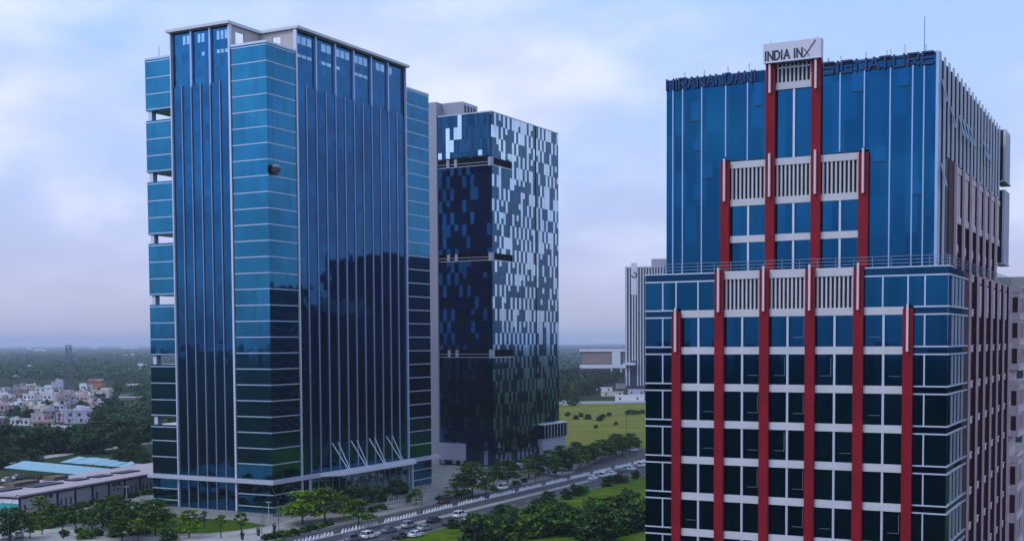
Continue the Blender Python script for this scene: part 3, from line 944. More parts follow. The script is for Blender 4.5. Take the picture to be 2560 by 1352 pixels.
        MB().box(UXR - .355, UXR + .05, y0 + .9, y1 - 1.0, 56.9, 57.7).build('stone_band', 'beige', t)
        MB().box(UXR - .355, UXR + .05, y0 + .9, y1 - 1.0, 62.4, 63.1).build('stone_band', 'beige', t)
        MB().box(UXR - .355, UXR - .02, y0 + .7, y1 - 2.4, 53.7, 54.6).build('stone_band', 'beige', t)
    # --- side, lower
    MB().box(XR - .5, XR - .04, YF + .5, 139.5, 0, TZ - .01).build('bay_return', 'glass_band', t)
    zs = [50.5] + [v for z in FZ for v in (z + hb, z - hb)]
    for k in range(0, len(zs) - 1, 2):
        hi, lo = zs[k], zs[k + 1]
        if lo < 10: break
        wn = MB().box(XR - .039, XR, YF + .02, 139.5, lo + .06, hi - .06).build('window', 'glass_side', t)
        mb = MB().box(XR - .039, XR + .12, YF - .04, 142.6, hi - .06, hi + .08).box(XR - .039, XR + .12, YF - .04, 142.6, lo - .08, lo + .06)
        for y in (132.3, 134.6, 137.0, 139.4):
            mb.box(XR, XR + .1, y - .07, y + .07, lo + .06, hi - .06)
        mb.build('frame', 'alum', wn)
        MB().box(XR - .038, XR - .01, YF + .03, 139.5, lo - hb * 2 + .08, lo - .08).build('spandrel', 'glass_side', t)
    MB().box(XR - .7, XR - .5, 139.5, YB, 0, TZ - .02).build('side_wall', 'maroon', t)
    MB().box(XR - .5, XR - .03, 139.55, 144.2, 0, TZ - .02).build('maroon_strip', 'maroon', t)
    ys = [144.3 + 6.4 * k for k in range(8)]
    for i in range(7):
        y0, y1 = ys[i], ys[i + 1]
        p = MB().box(XR - .05, XR + .15, y0, y0 + .6, 0, TZ + .1).box(XR - .49, XR - .052, y0 + .01, y0 + .59, 0, TZ - .1, 1).build('stone_pilaster', ['beige', 'maroon'], t)
        MB().box(XR + .151, XR + .165, y0 + .2, y0 + .4, 0, TZ).build('groove', 'maroon', p)
        for k, z in enumerate([50.8] + FZ):
            if z < 8: break
            MB().box(XR - .49, XR - .06, y0 + .6, y1 - 2.6, z - .34, z + .34).build('stone_band', 'beige', t)
            MB().box(XR - .49, XR + .0, y0 + .6, y1 - 2.5, z + .34, z + .45).build('stone_sill', 'beige2', t)
        if 0 < i < 6:
            pn = MB().box(XR - .49, XR - .16, y0 + .6, y1 - 1.6, 47.4, 50.3).build('louvre_panel', 'beige2', t)
    # bay volumes at the far end
    for za, zb in ((39.6, 50.6), (30.0, 37.2), (14.0, 26.3), (4.0, 12.0)):
        bv = MB().box(XR - .6, XR + .55, YB + .6, 199.0, za, zb).build('bay_volume', 'beige', t)
        n = max(1, round((zb - za) / 4.03))
        for j in range(n):
            z0 = za + j * (zb - za) / n
            for q in range(3):
                y = YB + 1.5 + q * 2.7
                MB().box(XR + .55, XR + .58, y, y + 1.8, z0 + .9, z0 + (zb - za) / n - .6).build('window', 'glass_band', bv)
                if q == 0: MB().box(XR - .3, XR + .4, YB + .56, YB + .595, z0 + .9, z0 + (zb - za) / n - .6).build('window', 'maroon', bv)
            MB().box(XR + .55, XR + .72, YB + .5, 199.1, z0 - .1, z0 + .15).build('stone_sill', 'beige2', bv)
        for y in (YB + .55, 192.3, 195.4, 198.6):
            MB().box(XR + .55, XR + .68, y, y + .45, za, zb + .9).build('stone_post', 'beige2', bv)
        MB().box(XR - .6, XR + .75, YB + .45, YB + .75, zb + .1, zb + .9).box(XR + .3, XR + .75, YB + .75, 199.1, zb + .75, zb + .95).build('parapet', 'beige2', bv)
    MB().box(XR - 8, XR - .6, YB + .2, 199.5, 0, 50.5).build('end_core', 'beige', t)
    return t


right_building()

# signs on it
sg = thing('rooftop_sign', 'pale lavender sign box reading INDIA INX above the central red pilasters', 'sign', (-35.7, 131, 73.5))
sb = MB().box(-38.75, -32.6, 130.5, 131.6, 73.55, 75.55).build('sign_box', 'sign', sg)
MB().box(-38.8, -32.55, 130.45, 130.49, 73.5, 73.62).build('trim', 'alum', sb)
for x in (-38.2, -33.2):
    MB().tube((x, 131.2, 75.5), (x, 131.2, 76.0), .08, n=5).build('spike', 'alum', sg)
x = -38.6
for ch, w in (('I', .12), ('N', .52), ('D', .50), ('I', .12), ('A', .56), (' ', .1), ('I', .12), ('N', .52)):
    if ch != ' ': letter(ch, x + .06, 73.80, w, .88, 130.497, .15, .05, 'ink', sg)
    x += w + .20
mb = MB()
for (a, b), (c, d), st in (((-34.42, 73.72), (-34.02, 74.22), .09), ((-34.02, 74.22), (-33.15, 75.38), .075), ((-34.40, 74.62), (-34.05, 74.20), .06), ((-34.05, 74.20), (-33.80, 73.80), .05)):
    p, q = Vector((a, 0, b)), Vector((c, 0, d)); u = (q - p).normalized(); n = Vector((-u.z, 0, u.x)) * st / 2
    i = len(mb.v); c4 = [p - n, q - n, q + n, p + n]
    yy = 130.497 - .002 * len(mb.f)
    mb.v += [(k.x, yy - .05, k.z) for k in c4] + [(k.x, yy, k.z) for k in c4]
    for f in ((0, 1, 2, 3), (7, 6, 5, 4), (0, 4, 5, 1), (1, 5, 6, 2), (2, 6, 7, 3), (3, 7, 4, 0)):
        mb.f.append(tuple(i + k for k in f)); mb.m.append(0)
mb.build('letter', 'ink', sg)

sg = thing('roof_lettering', 'dark blue capital letters SIGNATURE along the roof right of the sign box', 'sign', (-27, 130.9, 71.7))
ln = 'SIGNATURE'
xs = [-32.45, -31.05, -30.55, -29.05, -27.75, -26.65, -25.25, -23.85, -22.45]
for ch, x in zip(ln, xs):
    letter(ch, x, 71.85, .14 if ch == 'I' else .98, 1.15, 131.25, .19, .16, 'letter', sg)
MB().box(-32.5, -21.3, 131.2, 131.25, 71.9, 72.0).box(-32.5, -21.3, 131.2, 131.25, 72.7, 72.8).build('mounting_rail', 'navy', sg)
sg = thing('roof_lettering', 'dark blue capital letters HIRANANDANI along the roof left of the sign box', 'sign', (-44.5, 130.9, 71.8))
x = -49.95
for ch in 'HIRANANDANI':
    w = .12 if ch == 'I' else .80
    letter(ch, x, 71.95, w, 1.10, 131.25, .17, .16, 'letter', sg)
    x += w + .27
MB().box(-50, -38.9, 131.3, 131.36, 71.8, 73.0).build('mounting_panel', 'glass_band', sg)

# ------------------------------------------------------------------ other buildings
def striped_tower():
    b = gp(1565, 972); D = depth(b); k = D / FPX
    W = 118 * k; Hh = (972 - 667) * k
    t = thing('office_tower', 'distant white striped high-rise with an emblem panel at its top corner', 'tower', b, R(18))
    MB().box(0, W, 0, 40, 0, Hh - 1).build('core', 'navy', t)
    n = 17
    for i in range(n):
        x = i * W / n
        if i in (2, 3): continue
        MB().box(x, x + W / n * .42, -.9, 0, 3, Hh).build('stripe', 'louvre', t)
    for i in range(7):
        y = 2 + i * 5.5
        MB().box(-.9, 0, y, y + 2.3, 12, Hh).build('stripe', 'louvre', t)
    cp = MB().box(2 * W / n - .4, 4 * W / n - .3, -1.0, .6, Hh - 26, Hh + 3).build('corner_panel', 'white', t)
    for x in (2 * W / n + .3, 3 * W / n + .1):
        MB().box(x, x + W / n * .4, -.9, 0, 26, Hh - 26).build('stripe', 'white', t)
    mb = MB(); cx, cz = 2.95 * W / n, Hh - 8
    for j in range(14):
        a0, a1 = math.pi * (1.05 + j * 1.5 / 14), math.pi * (1.05 + (j + 1) * 1.5 / 14)
        mb.tube((cx + 2.2 * math.cos(a0), -1.15, cz + 2.2 * math.sin(a0)), (cx + 2.2 * math.cos(a1), -1.15, cz + 2.2 * math.sin(a1)), .55, n=5)
    mb.build('emblem', 'navy', cp)
    MB().box(W * .52, W * .98, 10, 28, Hh - 1, Hh + 7).build('plant_room', 'wallgrey', t)
    MB().box(-2, 9, -7, 0, 22, 24.5).build('porch', 'louvre', t)
    return t


striped_tower()


def low_block():
    b = gp(1452, 953); D = depth(b); k = D / FPX
    W = 125 * k; Hh = (953 - 877) * k
    t = thing('low_office_block', 'far low office block with a white portal frame seen between the towers', 'building', b, R(24))
    MB().box(0, W, .6, 26, 0, Hh - .8).build('body', 'hb', t)
    MB().box(-1.5, W + 2, -1, 27, Hh - .8, Hh + 1.6).build('roof_edge', 'white', t)
    MB().box(-1, W, -.8, .55, Hh * .43, Hh * .55).build('white_band', 'white', t)
    MB().box(0, W, -.3, .56, Hh * .17, Hh * .40).build('window_band', 'navy', t)
    MB().box(-1, W, -.8, .55, Hh * .12, Hh * .165).build('white_band', 'white', t)
    MB().box(W * .62, W * .79, -1.2, .5, Hh * .44, Hh * .97).build('white_portal', 'white', t)
    for u in (0, .6, .79):
        MB().box(W * u, W * u + 1.4, -1.1, .5, 0, Hh * .425).build('column', 'white', t)
    MB().box(2, W * .6, .2, .58, Hh * .58, Hh * .93).build('dark_cladding', 'ht', t)
    return t


low_block()


def grey_block():
    t = thing('apartment_block', 'grey lavender block with small dark windows at the right edge behind the stone bays', 'building', (-12, 250, 0))
    MB().box(-27.5, -12, 236, 262, 0, 52.6).build('wall', 'hg', t)
    MB().box(-28.0, -11.5, 235.4, 262.6, 52.6, 55.0).build('cornice', 'concrete', t)
    for z in [48.5 - 3.8 * k for k in range(12)]:
        for x in [-26.3 + 2.5 * i for i in range(6)]:
            MB().box(x, x + 1.2, 235.94, 235.995, z, z + 1.7).build('window', 'hwin', t)
    return t


grey_block()


def mirror_block():
    t = thing('office_block', 'dark office block beyond the road mirrored in the blue tower', 'building', (10, 540, 0))
    MB().box(-14, 35, 452, 504, 0, 71.5).box(-13, 35, 504, 585, 0, 59.5).box(-14, 35, 585, 655, 0, 93).build('wall', 'glass_band', t)
    for k in range(17):
        MB().box(-14.4, -14, 452, 504, 3 + k * 4, 3.6 + k * 4).build('ledge', 'concrete', t)
    MB().box(-10, 20, 512, 540, 59.5, 63).build('plant_room', 'concrete', t)
    MB().box(-8, 20, 556, 566, 59.5, 67).build('lift_room', 'concrete', t)
    MB().box(-10, 20, 462, 480, 71.5, 74).build('plant_room', 'concrete', t)


mirror_block()


# mauve roofed shed along the pavement
def long_shed():
    d = Vector((-8.7, 57.3, 0)).normalized(); rot = math.atan2(-d.x, d.y)
    p0 = gp(47, 1287)
    t = thing('long_shed', 'long lavender shed with mauve flat roof, dark pilasters and a teal end wall', 'shed', p0, rot)
    L_, Wd, hh = 84, 19, 4.7
    MB().box(-Wd, 0, 0, L_, 0, hh - .3).build('wall', 'shedwall', t)
    rf = MB().box(-Wd - .5, .7, -.6, L_, hh, hh + .45).build('roof', 'shedroof', t)
    MB().box(-.2, .35, -.3, L_, hh - .5, hh).build('fascia', 'navy', t)
    for y0, y1, x0, x1 in ((4, 12, -14, -9), (15, 26, -13, -7), (31, 37, -11, -7), (40, 47, -10.5, -6.5), (51, 60, -10.5, -6.5)):
        MB().box(x0, x1, y0, y1, hh + .45, hh + .8).build('roof_light', 'navy', rf)
    for y0, y1 in ((14, 24), (30, 36)):
        MB().box(-17.5, -13.6, y0, y1, hh + .45, hh + 1.5).build('planter_box', 'soil', rf)
    for i in range(12):
        y = i * 7.2
        MB().box(0, .3, y, y + .55, 0, hh - .5).build('pilaster', 'navy', t)
        if i % 4 == 0:
            for q in range(1):
                MB().box(.0, .06, y + 2 + q * 2, y + 2.7 + q * 2, .4, 2.4).build('door', 'hwin', t)
        elif i % 4 == 1:
            for q in range(2):
                MB().box(.0, .06, y + 2 + q * 2.2, y + 3.6 + q * 2.2, 3.1, 4.0).build('window', 'hwin', t)
                MB().box(.0, .06, y + 2.4 + q * 1.7, y + 3.1 + q * 1.7, 1.9, 2.5).build('vent', 'hwin', t)
        elif i % 4 != 3 or i > 6:
            for q in range(3):
                MB().box(.0, .06, y + 1.6 + q * 1.9, y + 2.2 + q * 1.9, .4, 2.4).build('door', 'hwin', t)
    MB().box(-Wd, 0, -.06, 0, 0, 3.0).build('teal_wall', 'teal', t)
    MB().box(-Wd, 0, -.05, 0, 3.0, hh - .5).build('white_wall', 'hw', t)
    MB().box(-Wd, .3, -.25, 0, hh - .5, hh).build('fascia', 'navy', t)


long_shed()


def sheet_shed(label, pts, n, saw=0.):
    c = sum((Vector(p) for p in pts), Vector()) / 4
    t = thing('parking_shed', label, 'shed', (c.x, c.y, 0))
    a, b, c_, d_ = [Vector(p) for p in pts]     # a-d and b-c the long edges
    for i in range(n):
        u0, u1 = i / n, (i + 1) / n - (.012 if n > 1 else 0)
        q = [a.lerp(d_, u0), a.lerp(d_, u1), b.lerp(c_, u1), b.lerp(c_, u0)]
        if saw: q[2], q[3] = q[2] + (b - a) * saw * random.uniform(-.6, .6), q[3] + (b - a) * saw * random.uniform(-.6, .6)
        z = 4.6 + .02 * i % .1
        MB().prism([(v.x, v.y) for v in q], [z, z, z + .3, z + .3], [z + .12, z + .12, z + .42, z + .42]).build('roof_sheet', 'cyan', t)
    for i in range(7):
        for s in (.08, .92):
            p = a.lerp(d_, (i + .5) / 7).lerp(b.lerp(c_, (i + .5) / 7), s)
            MB().tube((p.x, p.y, 0), (p.x, p.y, 4.5), .12, n=5).build('post', 'galv', t)
    return t


sheet_shed('pale cyan parking shed nearest the mauve roofed shed', [gp(235, 1186, 5), gp(285, 1172, 5), gp(60, 1151, 5), gp(8, 1166, 5)], 1)
sheet_shed('pale cyan parking shed with stepped roof strips behind the plain one', [gp(345, 1168, 5), gp(372, 1160, 5), gp(196, 1140, 5), gp(148, 1152, 5)], 7, .5)


# lattice mast
def lattice():
    b = gp(176, 1078); D = depth(b); k = D / FPX
    Hm = (1078 - 861) * k; w0, w1 = 13 * k, 3.5 * k
    t = thing('lattice_mast', 'tall grey lattice mast standing over the village houses', 'mast', b, R(20))
    def cor(z, i):
        w = w0 + (w1 - w0) * z / Hm
        return Vector(((-w, w, w, -w)[i], (-w, -w, w, w)[i], z))
    for i in range(4):
        MB().tube(cor(0, i), cor(Hm, i), .13, n=4).build('leg', 'galv', t)
    n = 9; br = MB(); z = 0
    zs = [Hm * (1 - (1 - j / n) ** 1.25) for j in range(n + 1)]
    for j in range(n):
        for i in range(4):
            a, b_ = cor(zs[j], i), cor(zs[j + 1], (i + 1) % 4)
            c, d = cor(zs[j], (i + 1) % 4), cor(zs[j + 1], i)
            br.tube(a, b_, .05, n=4, cap=False).tube(d, b_, .05, n=4, cap=False)
    br.build('bracing', 'galv', t)
    MB().box(-w1 - .6, w1 + .6, -w1 - .3, w1 + .3, Hm - 2.4, Hm - 2.1).build('platform', 'galv', t)
    for s in (-1, 1):
        MB().box(s * (w1 + .6) - .2, s * (w1 + .6) + .2, -.2, .2, Hm - 4.0, Hm - .5).build('antenna', 'galv', t)
    MB().box(-2.5, 2.5, -3.4, -1.6, .2, 3).build('cabinet', 'hw', t)


lattice()

# ------------------------------------------------------------------ village houses
def house(px0, px1, pt, pb, key, label, group=None, win=3, extra=None, ang=None, dep=None, name='village_house'):
    b = gp((px0 + px1) / 2, pb); D = depth(b); k = D / FPX
    W, Hh = (px1 - px0) * k * .92, max(2.4, (pb - pt) * k)
    dp = dep if dep else max(6., W * random.uniform(.6, .9))
    ang = R(random.uniform(8, 42)) if ang is None else R(ang)
    t = thing(name, label, 'house' if name == 'village_house' else 'shed', b, ang, group)
    h = W / 2
    wl = MB()
    lv = 2 if Hh > 6.5 else 1
    wl.box(-h, h, 0, dp, -.3, Hh * .78)
    if lv == 2:
        s = random.choice((-1, 1)); u = random.uniform(.35, .6) * W
        x0, x1 = (-h, -h + u) if s < 0 else (h - u, h)
        wl.box(x0 + .02, x1 - .02, .4, dp * .8, Hh * .78, Hh)
    wl.build('wall', 'h' + key, t)
    rm = 'hg' if key != 'r' else 'hr'
    rf = MB()
    zz = Hh * .78
    rf.box(-h - .25, h + .25, -.25, 0, zz - .1, zz + .5).box(-h - .25, -h, 0, dp, zz - .1, zz + .5).box(h, h + .25, 0, dp, zz - .1, zz + .5)
    rf.build('parapet', 'h' + (key if key not in 'b' else 'w'), t)
    if D < 1100:
        for f in range(2 if Hh > 6 else 1):
            z = (.9 if f == 0 else Hh * .78 * .5 + .6)
            for q in range(win):
                x = -h + W * (q + .5 + random.uniform(-.2, .2)) / win
                ww = random.uniform(.5, .9)
                MB().box(x - ww, x + ww, -.05, -.003, z, z + 1.7).build('window', 'hwin', t)
        for q in range(2):
            y = dp * (q + .5) / 2
            MB().box(h + .003, h + .05, y - .6, y + .6, 1, 2.6).build('window', 'hwin', t)
    if extra == 'tank':
        MB().lathe([(.9, zz + .5), (1.0, zz + 2.0), (.5, zz + 2.5)], 8, 0, (h * .4, dp * .5, 0)).build('water_tank', 'hw' if key != 'w' else 'navy', t)
    if extra == 'awning':
        MB().prism([(-h * .9, -2.2), (h * .9, -2.2), (h * .9, -.26), (-h * .9, -.26)], [2.6, 2.6, 3.1, 3.1], [2.75, 2.75, 3.25, 3.25]).build('awning', 'hr', t)
    if extra == 'red':
        MB().prism([(-h - .6, -.8), (h + .6, -.8), (h + .6, dp * .5), (-h - .6, dp * .5)], [zz + .5, zz + .5, zz + 2.6, zz + 2.6], [zz + .75, zz + .75, zz + 2.9, zz + 2.9]).build('roof', 'hr', t)
    if extra == 'stair':
        MB().box(-h * .3, h * .25, dp * .3, dp * .75, Hh * .78, Hh * .78 + 2.6).build('stair_room', 'h' + key, t)
    return t


VG = 'village houses beyond the mauve shed'
HS = [
    (36, 58, 973, 1009, 't', 'brown mauve house with a stepped top at the left of the village', 2, 'stair'),
    (87, 129, 963, 988, 'w', 'wide white house behind the brightest village house', 3, 'tank'),
    (129, 157, 949, 974, 'l', 'pale square house standing tallest in the back of the village', 2, 'stair'),
    (106, 132, 974, 1012, 'w', 'bright white tall house in the middle of the village', 2, None),
    (56, 86, 978, 1010, 'w', 'white house with open balconies left of the bright one', 3, 'awning'),
    (14, 40, 1006, 1034, 'p', 'reddish mauve house with a bare side wall at the left', 1, None),
    (-14, 13, 1007, 1036, 'p', 'pinkish house cut off by the left picture edge', 2, None),
    (42, 84, 1009, 1034, 'c', 'cream house with a long parapet below the brown one', 2, 'tank'),
    (80, 120, 1013, 1046, 'c', 'cream gabled house in the centre of the village', 3, 'stair'),
    (20, 78, 1042, 1063, 'w', 'long low white house at the front edge by the dark trees', 4, None),
    (78, 132, 1046, 1069, 'c', 'front house under a long brown awning', 3, 'awning'),
    (160, 238, 1018, 1058, 'l', 'large lavender house with a blank right wall beside the mast', 3, 'stair'),
    (132, 161, 1006, 1036, 'w', 'white house with dark tall windows left of the lavender one', 3, 'tank'),
    (158, 200, 975, 1006, 'p', 'pale pink house with a row of upper windows behind the mast', 4, None),
    (219, 257, 948, 976, 'o', 'orange brick house with a red sloping roof at the back', 2, 'red'),
    (228, 274, 970, 998, 'c', 'large peach house below the orange brick one', 2, None),
    (188, 230, 982, 1014, 'p', 'pink white house with several dark windows left of the peach one', 5, 'tank'),
    (294, 344, 984, 1024, 'b', 'dark storeyed house with a white top among the trees', 3, 'stair'),
    (312, 358, 960, 978, 'w', 'low bright white house behind the dark storeyed one', 2, None),
    (344, 379, 1001, 1020, 'g', 'grey house with a pale roof edge near the glass tower', 2, None),
    (300, 379, 1019, 1032, 'm', 'long low pale green wall house by the glass tower', 3, None),
    (-4, 30, 981, 1006, 'w', 'white house behind the pinkish one at the left edge', 2, None),
    (-6, 36, 966, 984, 'l', 'long lavender house in the back row at the left edge', 3, None),
    (-8, 21, 1042, 1062, 't', 'brown house at the front left edge', 2, None),
    (30, 62, 958, 976, 'g', 'grey house in the back row', 2, None),
    (62, 92, 960, 980, 'c', 'small cream house in the back row', 2, 'tank'),
    (196, 222, 958, 980, 'w', 'small white house left of the orange brick one', 2, None),
    (92, 112, 1000, 1020, 'w', 'small white house beside the centre cream one', 1, None),
    (128, 152, 980, 1004, 'c', 'cream house behind the white one with dark windows', 2, None),
    (58, 84, 1024, 1046, 'r', 'dark red brown house behind the long low white one', 2, None),
]
rh = random.Random(77)
WORDS = {'w': 'white', 'l': 'lavender', 'c': 'cream', 'p': 'pale pink', 't': 'brown', 'g': 'grey', 'o': 'orange'}
for i in range(44):
    u = rh.random(); pb = 985 + 74 * rh.random()
    wd = rh.uniform(20, 38) * (.7 + (pb - 985) / 150)
    px = rh.uniform(-20, 262 - (0 if pb < 1030 else 40)); ky = rh.choice('wwwwlccppg')
    HS.append((px, px + wd, pb - rh.uniform(14, 24) * (.8 + (pb - 985) / 150), pb, ky, WORDS[ky] + ' flat roofed house packed among the village houses', rh.choice((1, 2, 3)), rh.choice((None, None, 'tank', 'stair', 'stair'))))
for a in HS:
    house(a[0], a[1], a[2], a[3], a[4], a[5], VG, a[6], a[7])
house(182, 212, 1077, 1098, 'l', 'small pale hut in the trees right of the mast foot', VG, 2, None)
house(112, 174, 1086, 1098, 'm', 'light roofed open hut below the village front', VG, 0, None, ang=30, dep=7)
house(126, 166, 1065, 1074, 'w', 'flat white hut below the large lavender house', VG, 0, None)
# pale specks far off
FAR = [(65, 87, 911, 919), (0, 36, 916, 923), (83, 100, 937, 943), (125, 154, 926, 932), (343, 360, 908, 920), (318, 342, 919, 927), (305, 319, 885, 890),
       (225, 246, 865, 872), (298, 350, 866, 872), (83, 118, 872, 878), (66, 78, 868, 873), (326, 334, 884, 891), (30, 38, 935, 942), (262, 276, 921, 927)]
for i, a in enumerate(FAR):
    o = house(a[0], a[1], a[2], a[3], 'w', 'far white shed roof showing through the hazy forest', 'white sheds far off in the forest', 0, None, ang=20, dep=14, name='far_shed')
# site sheds on the right, behind the field
for a, l in (((1535, 1614, 986, 1002, 'w'), 'long white site shed in front of the striped high-rise'), ((1488, 1532, 966, 979, 'w'), 'white site shed at the left of the striped high-rise'),
             ((1538, 1572, 955, 971, 'g'), 'grey site shed under the striped high-rise'), ((1568, 1612, 970, 986, 'l'), 'pale lavender site shed at the foot of the striped high-rise'),
             ((1500, 1560, 976, 990, 'c'), 'low cream site shed with a wide flat roof'), ((1406, 1426, 1000, 1012, 'm'), 'small pale hut at the corner of the dry field')):
    house(*a, l, 'site sheds behind the dry field', 2, None, ang=22, name='site_shed')

# ------------------------------------------------------------------ trees
def np_mesh(name, V, F4, mats, idx=None):
    me = bpy.data.meshes.new(name)
    me.vertices.add(len(V)); me.vertices.foreach_set("co", V.astype(np.float32).ravel())
    n = len(F4)
    me.loops.add(n * 4); me.polygons.add(n)
    me.loops.foreach_set("vertex_index", F4.astype(np.int32).ravel())
    me.polygons.foreach_set("loop_start", np.arange(0, 4 * n, 4, dtype=np.int32))
    me.polygons.foreach_set("loop_total", np.full(n, 4, dtype=np.int32))
    for mt in mats: me.materials.append(M[mt])
    me.update(calc_edges=True)
    return me


def leaves(C, size, flat=.5, rng=RNG):
    """one quad per centre in C: random leaf sprays, biased to lie flat"""
    n = len(C)
    nrm = rng.normal(size=(n, 3)); nrm[:, 2] = np.abs(nrm[:, 2]) + flat * 2
    nrm /= np.linalg.norm(nrm, axis=1)[:, None]
    a = np.cross(nrm, rng.normal(size=(n, 3))); a /= np.linalg.norm(a, axis=1)[:, None]
    b = np.cross(nrm, a)
    s = size * rng.uniform(.6, 1.3, (n, 1)); asp = rng.uniform(.45, .8, (n, 1))
    V = np.stack([C - a * s, C + b * s * asp, C + a * s, C - b * s * asp], 1).reshape(-1, 3)
    return V, np.arange(4 * n).reshape(n, 4)


def crown_pts(h0, h1, rad, clumps, per, shape, rng):
    P = []
    for i in range(clumps):
        if shape == 'layer':
            lv = rng.integers(0, 5); z = h0 + (h1 - h0) * (lv + .5 + rng.uniform(-.12, .12)) / 5
            rr = rad * (1.0, .98, .85, .62, .32)[lv] * math.sqrt(rng.uniform(.05, 1)); fl = .30
        elif shape == 'round':
            u = rng.uniform(-1, 1); z = (h0 + h1) / 2 + (h1 - h0) / 2 * u; rr = rad * math.sqrt(max(.02, 1 - u * u)) * math.sqrt(rng.uniform(.15, 1)); fl = .55
        else:
            u = rng.uniform(0, 1); z = h0 + (h1 - h0) * u; rr = rad * (1 - .55 * u) * math.sqrt(rng.uniform(.0, 1)); fl = .5
        a = rng.uniform(0, 2 * math.pi)
        c = np.array([rr * math.cos(a), rr * math.sin(a), z])
        cr = rad * rng.uniform(.20, .36)
        q = rng.normal(size=(per, 3)) * np.array([cr, cr, cr * fl]) * .55
        P.append(c + q)
    return np.concatenate(P)


def make_tree(name, label, cat, h, rad, shape, leaf, seed, clumps=46, per=42, size=.34, trunk=.32, bare=.28):
    rng = np.random.default_rng(seed)
    t = thing(name, label, cat, (0, 0, 0), 0, None, True)
    mb = MB()
    top = Vector((rng.uniform(-.3, .3), rng.uniform(-.3, .3), h * .72))
    mid = Vector((top.x * .3 + rng.uniform(-.15, .15), top.y * .3, h * .36))
    r0 = .030 * h
    mb.tube((0, 0, -.1), mid, r0, r0 * .7, 7).tube(mid, top, r0 * .7, r0 * .25, 6)
    for i in range(8):
        u = rng.uniform(.25, .95); s = mid.lerp(top, u)
        a = rng.uniform(0, 6.28); l = rad * rng.uniform(.5, .85)
        e = s + Vector((l * math.cos(a), l * math.sin(a), l * rng.uniform(.15, .5)))
        mb.tube(s, e, r0 * .32, r0 * .08, 5)
    mb.build('trunk', 'bark', t, smooth=True)
    P = crown_pts(h * bare, h, rad, clumps, per, shape, rng)
    V, F = leaves(P, size, .7 if shape == 'layer' else .35, rng)
    o = bpy.data.objects.new('crown', np_mesh('crown', V, F, [leaf])); COL.objects.link(o); o.parent = t
    return t


def make_shrub(name, label, cat, h, rad, leaf, seed, clumps=26, per=40, size=.28):
    return make_tree(name, label, cat, h, rad, 'dome', leaf, seed, clumps, per, size, bare=.05)


used = {}


def plant(proto, p, s=1., label=None, group=None):
    rot = random.uniform(0, 6.28)
    if proto.name not in used:
        used[proto.name] = 1
        proto.location = p; proto.rotation_euler = (0, 0, rot); proto.scale = (s, s, s)
        if label: proto['label'] = label
        if group: proto['group'] = group
        return proto
    return clone(proto, p, rot, label, group, s)


big = [make_tree('street_tree', 'x', 'tree', 8.2, 5.6, 'layer', 'leaf_lime', 21, 64, 46, .40),
       make_tree('street_tree', 'x', 'tree', 8.4, 5.2, 'layer', 'leaf_lime', 22, 60, 46, .40)]
lay = [make_tree('street_tree', 'x', 'tree', 8, 4.3, 'layer', 'leaf_mid', 31 + i, 50, 42, .38) for i in range(3)]
rnd_ = [make_tree('street_tree', 'x', 'tree', 7.5, 3.9, 'round', 'leaf_dark', 41 + i, 46, 44, .38, bare=.25) for i in range(3)]
lime = [make_tree('young_tree', 'x', 'tree', 5.5, 2.6, 'layer', 'leaf_lime', 51 + i, 30, 36, .30) for i in range(2)]
sap = [make_tree('sapling', 'x', 'sapling', 5.2, 1.35, 'round', 'leaf_mid', 61 + i, 16, 32, .26, bare=.45) for i in range(2)]
shr = [make_shrub('shrub', 'x', 'shrub', 3.2, 2.6, 'leaf_dark', 71, 34, 40, .32), make_shrub('shrub', 'x', 'shrub', 3.0, 2.7, 'leaf_mid', 72, 34, 40, .32),
       make_shrub('shrub', 'x', 'shrub', 2.6, 2.4, 'leaf_lime', 73, 30, 40, .30)]
hedge = [make_shrub('low_hedge', 'x', 'hedge', 1.3, 1.7, 'leaf_mid', 75, 22, 34, .26), make_shrub('low_hedge', 'x', 'hedge', 1.2, 1.6, 'leaf_dark', 76, 22, 34, .26)]
mid_ = [make_tree('broadleaf_tree', 'x', 'tree', 9, 5.4, 'round', 'leaf_far', 81 + i, 44, 36, .62, bare=.1) for i in range(3)]
mid_ += [make_tree('broadleaf_tree', 'x', 'tree', 8, 5.0, 'round', 'leaf_dark', 85, 44, 36, .62, bare=.1)]


def T(kind, px, py, s, label, group=None, z=.12):
    p = gp(px, py); p.z = z
    return plant(random.choice(kind), p, s, label, group)


# trees named one by one
plant(big[0], gp(757, 1311), 1.0, 'large lime green tree before the tower porch, left of its twin')
plant(big[1], gp(812, 1303), 1.0, 'large lime green tree before the tower porch, right of its twin')
T(rnd_, 880, 1281, .95, 'dark round tree right of the two lime green trees')
T(rnd_, 915, 1276, .85, 'dark tree close to the glass lobby under the canopy')
T(lay, 897, 1318, .85, 'layered tree at the kerb right of the lime green pair')
T(rnd_, 945, 1262, .7, 'small dark tree in front of the lobby glass')
T(rnd_, 995, 1250, .75, 'dark bushy tree by the right porch column')
T(lay, 1181, 1242, 1.25, 'tall layered tree at the foot of the grey wall')
T(lime, 1215, 1236, .8, 'small yellow green tree right of the tall layered tree')
T(lay, 1268, 1216, 1.0, 'layered tree left of the bus shelter')
T(lime, 1040, 1262, .8, 'sparse yellowish tree by the beige fence')
T(lime, 473, 1344, 1.15, 'bright lime young tree on the lawn before the tower')
T(lay, 388, 1338, 1.05, 'leafy green tree at the left end of the lawn')
T(rnd_, 285, 1342, 1.1, 'dark tree in front of the lavender shed middle')
T(rnd_, 318, 1318, .9, 'dark tree behind the one before the lavender shed')
T(lime, 100, 1302, 1.15, 'round bright green tree before the lavender shed left part')
T(sap, 553, 1345, 1.0, 'small leafy sapling on the lawn edge right of the lime tree')
T(sap, 604, 1338, 1.0, 'slim sapling with a dark round head by the path bend')
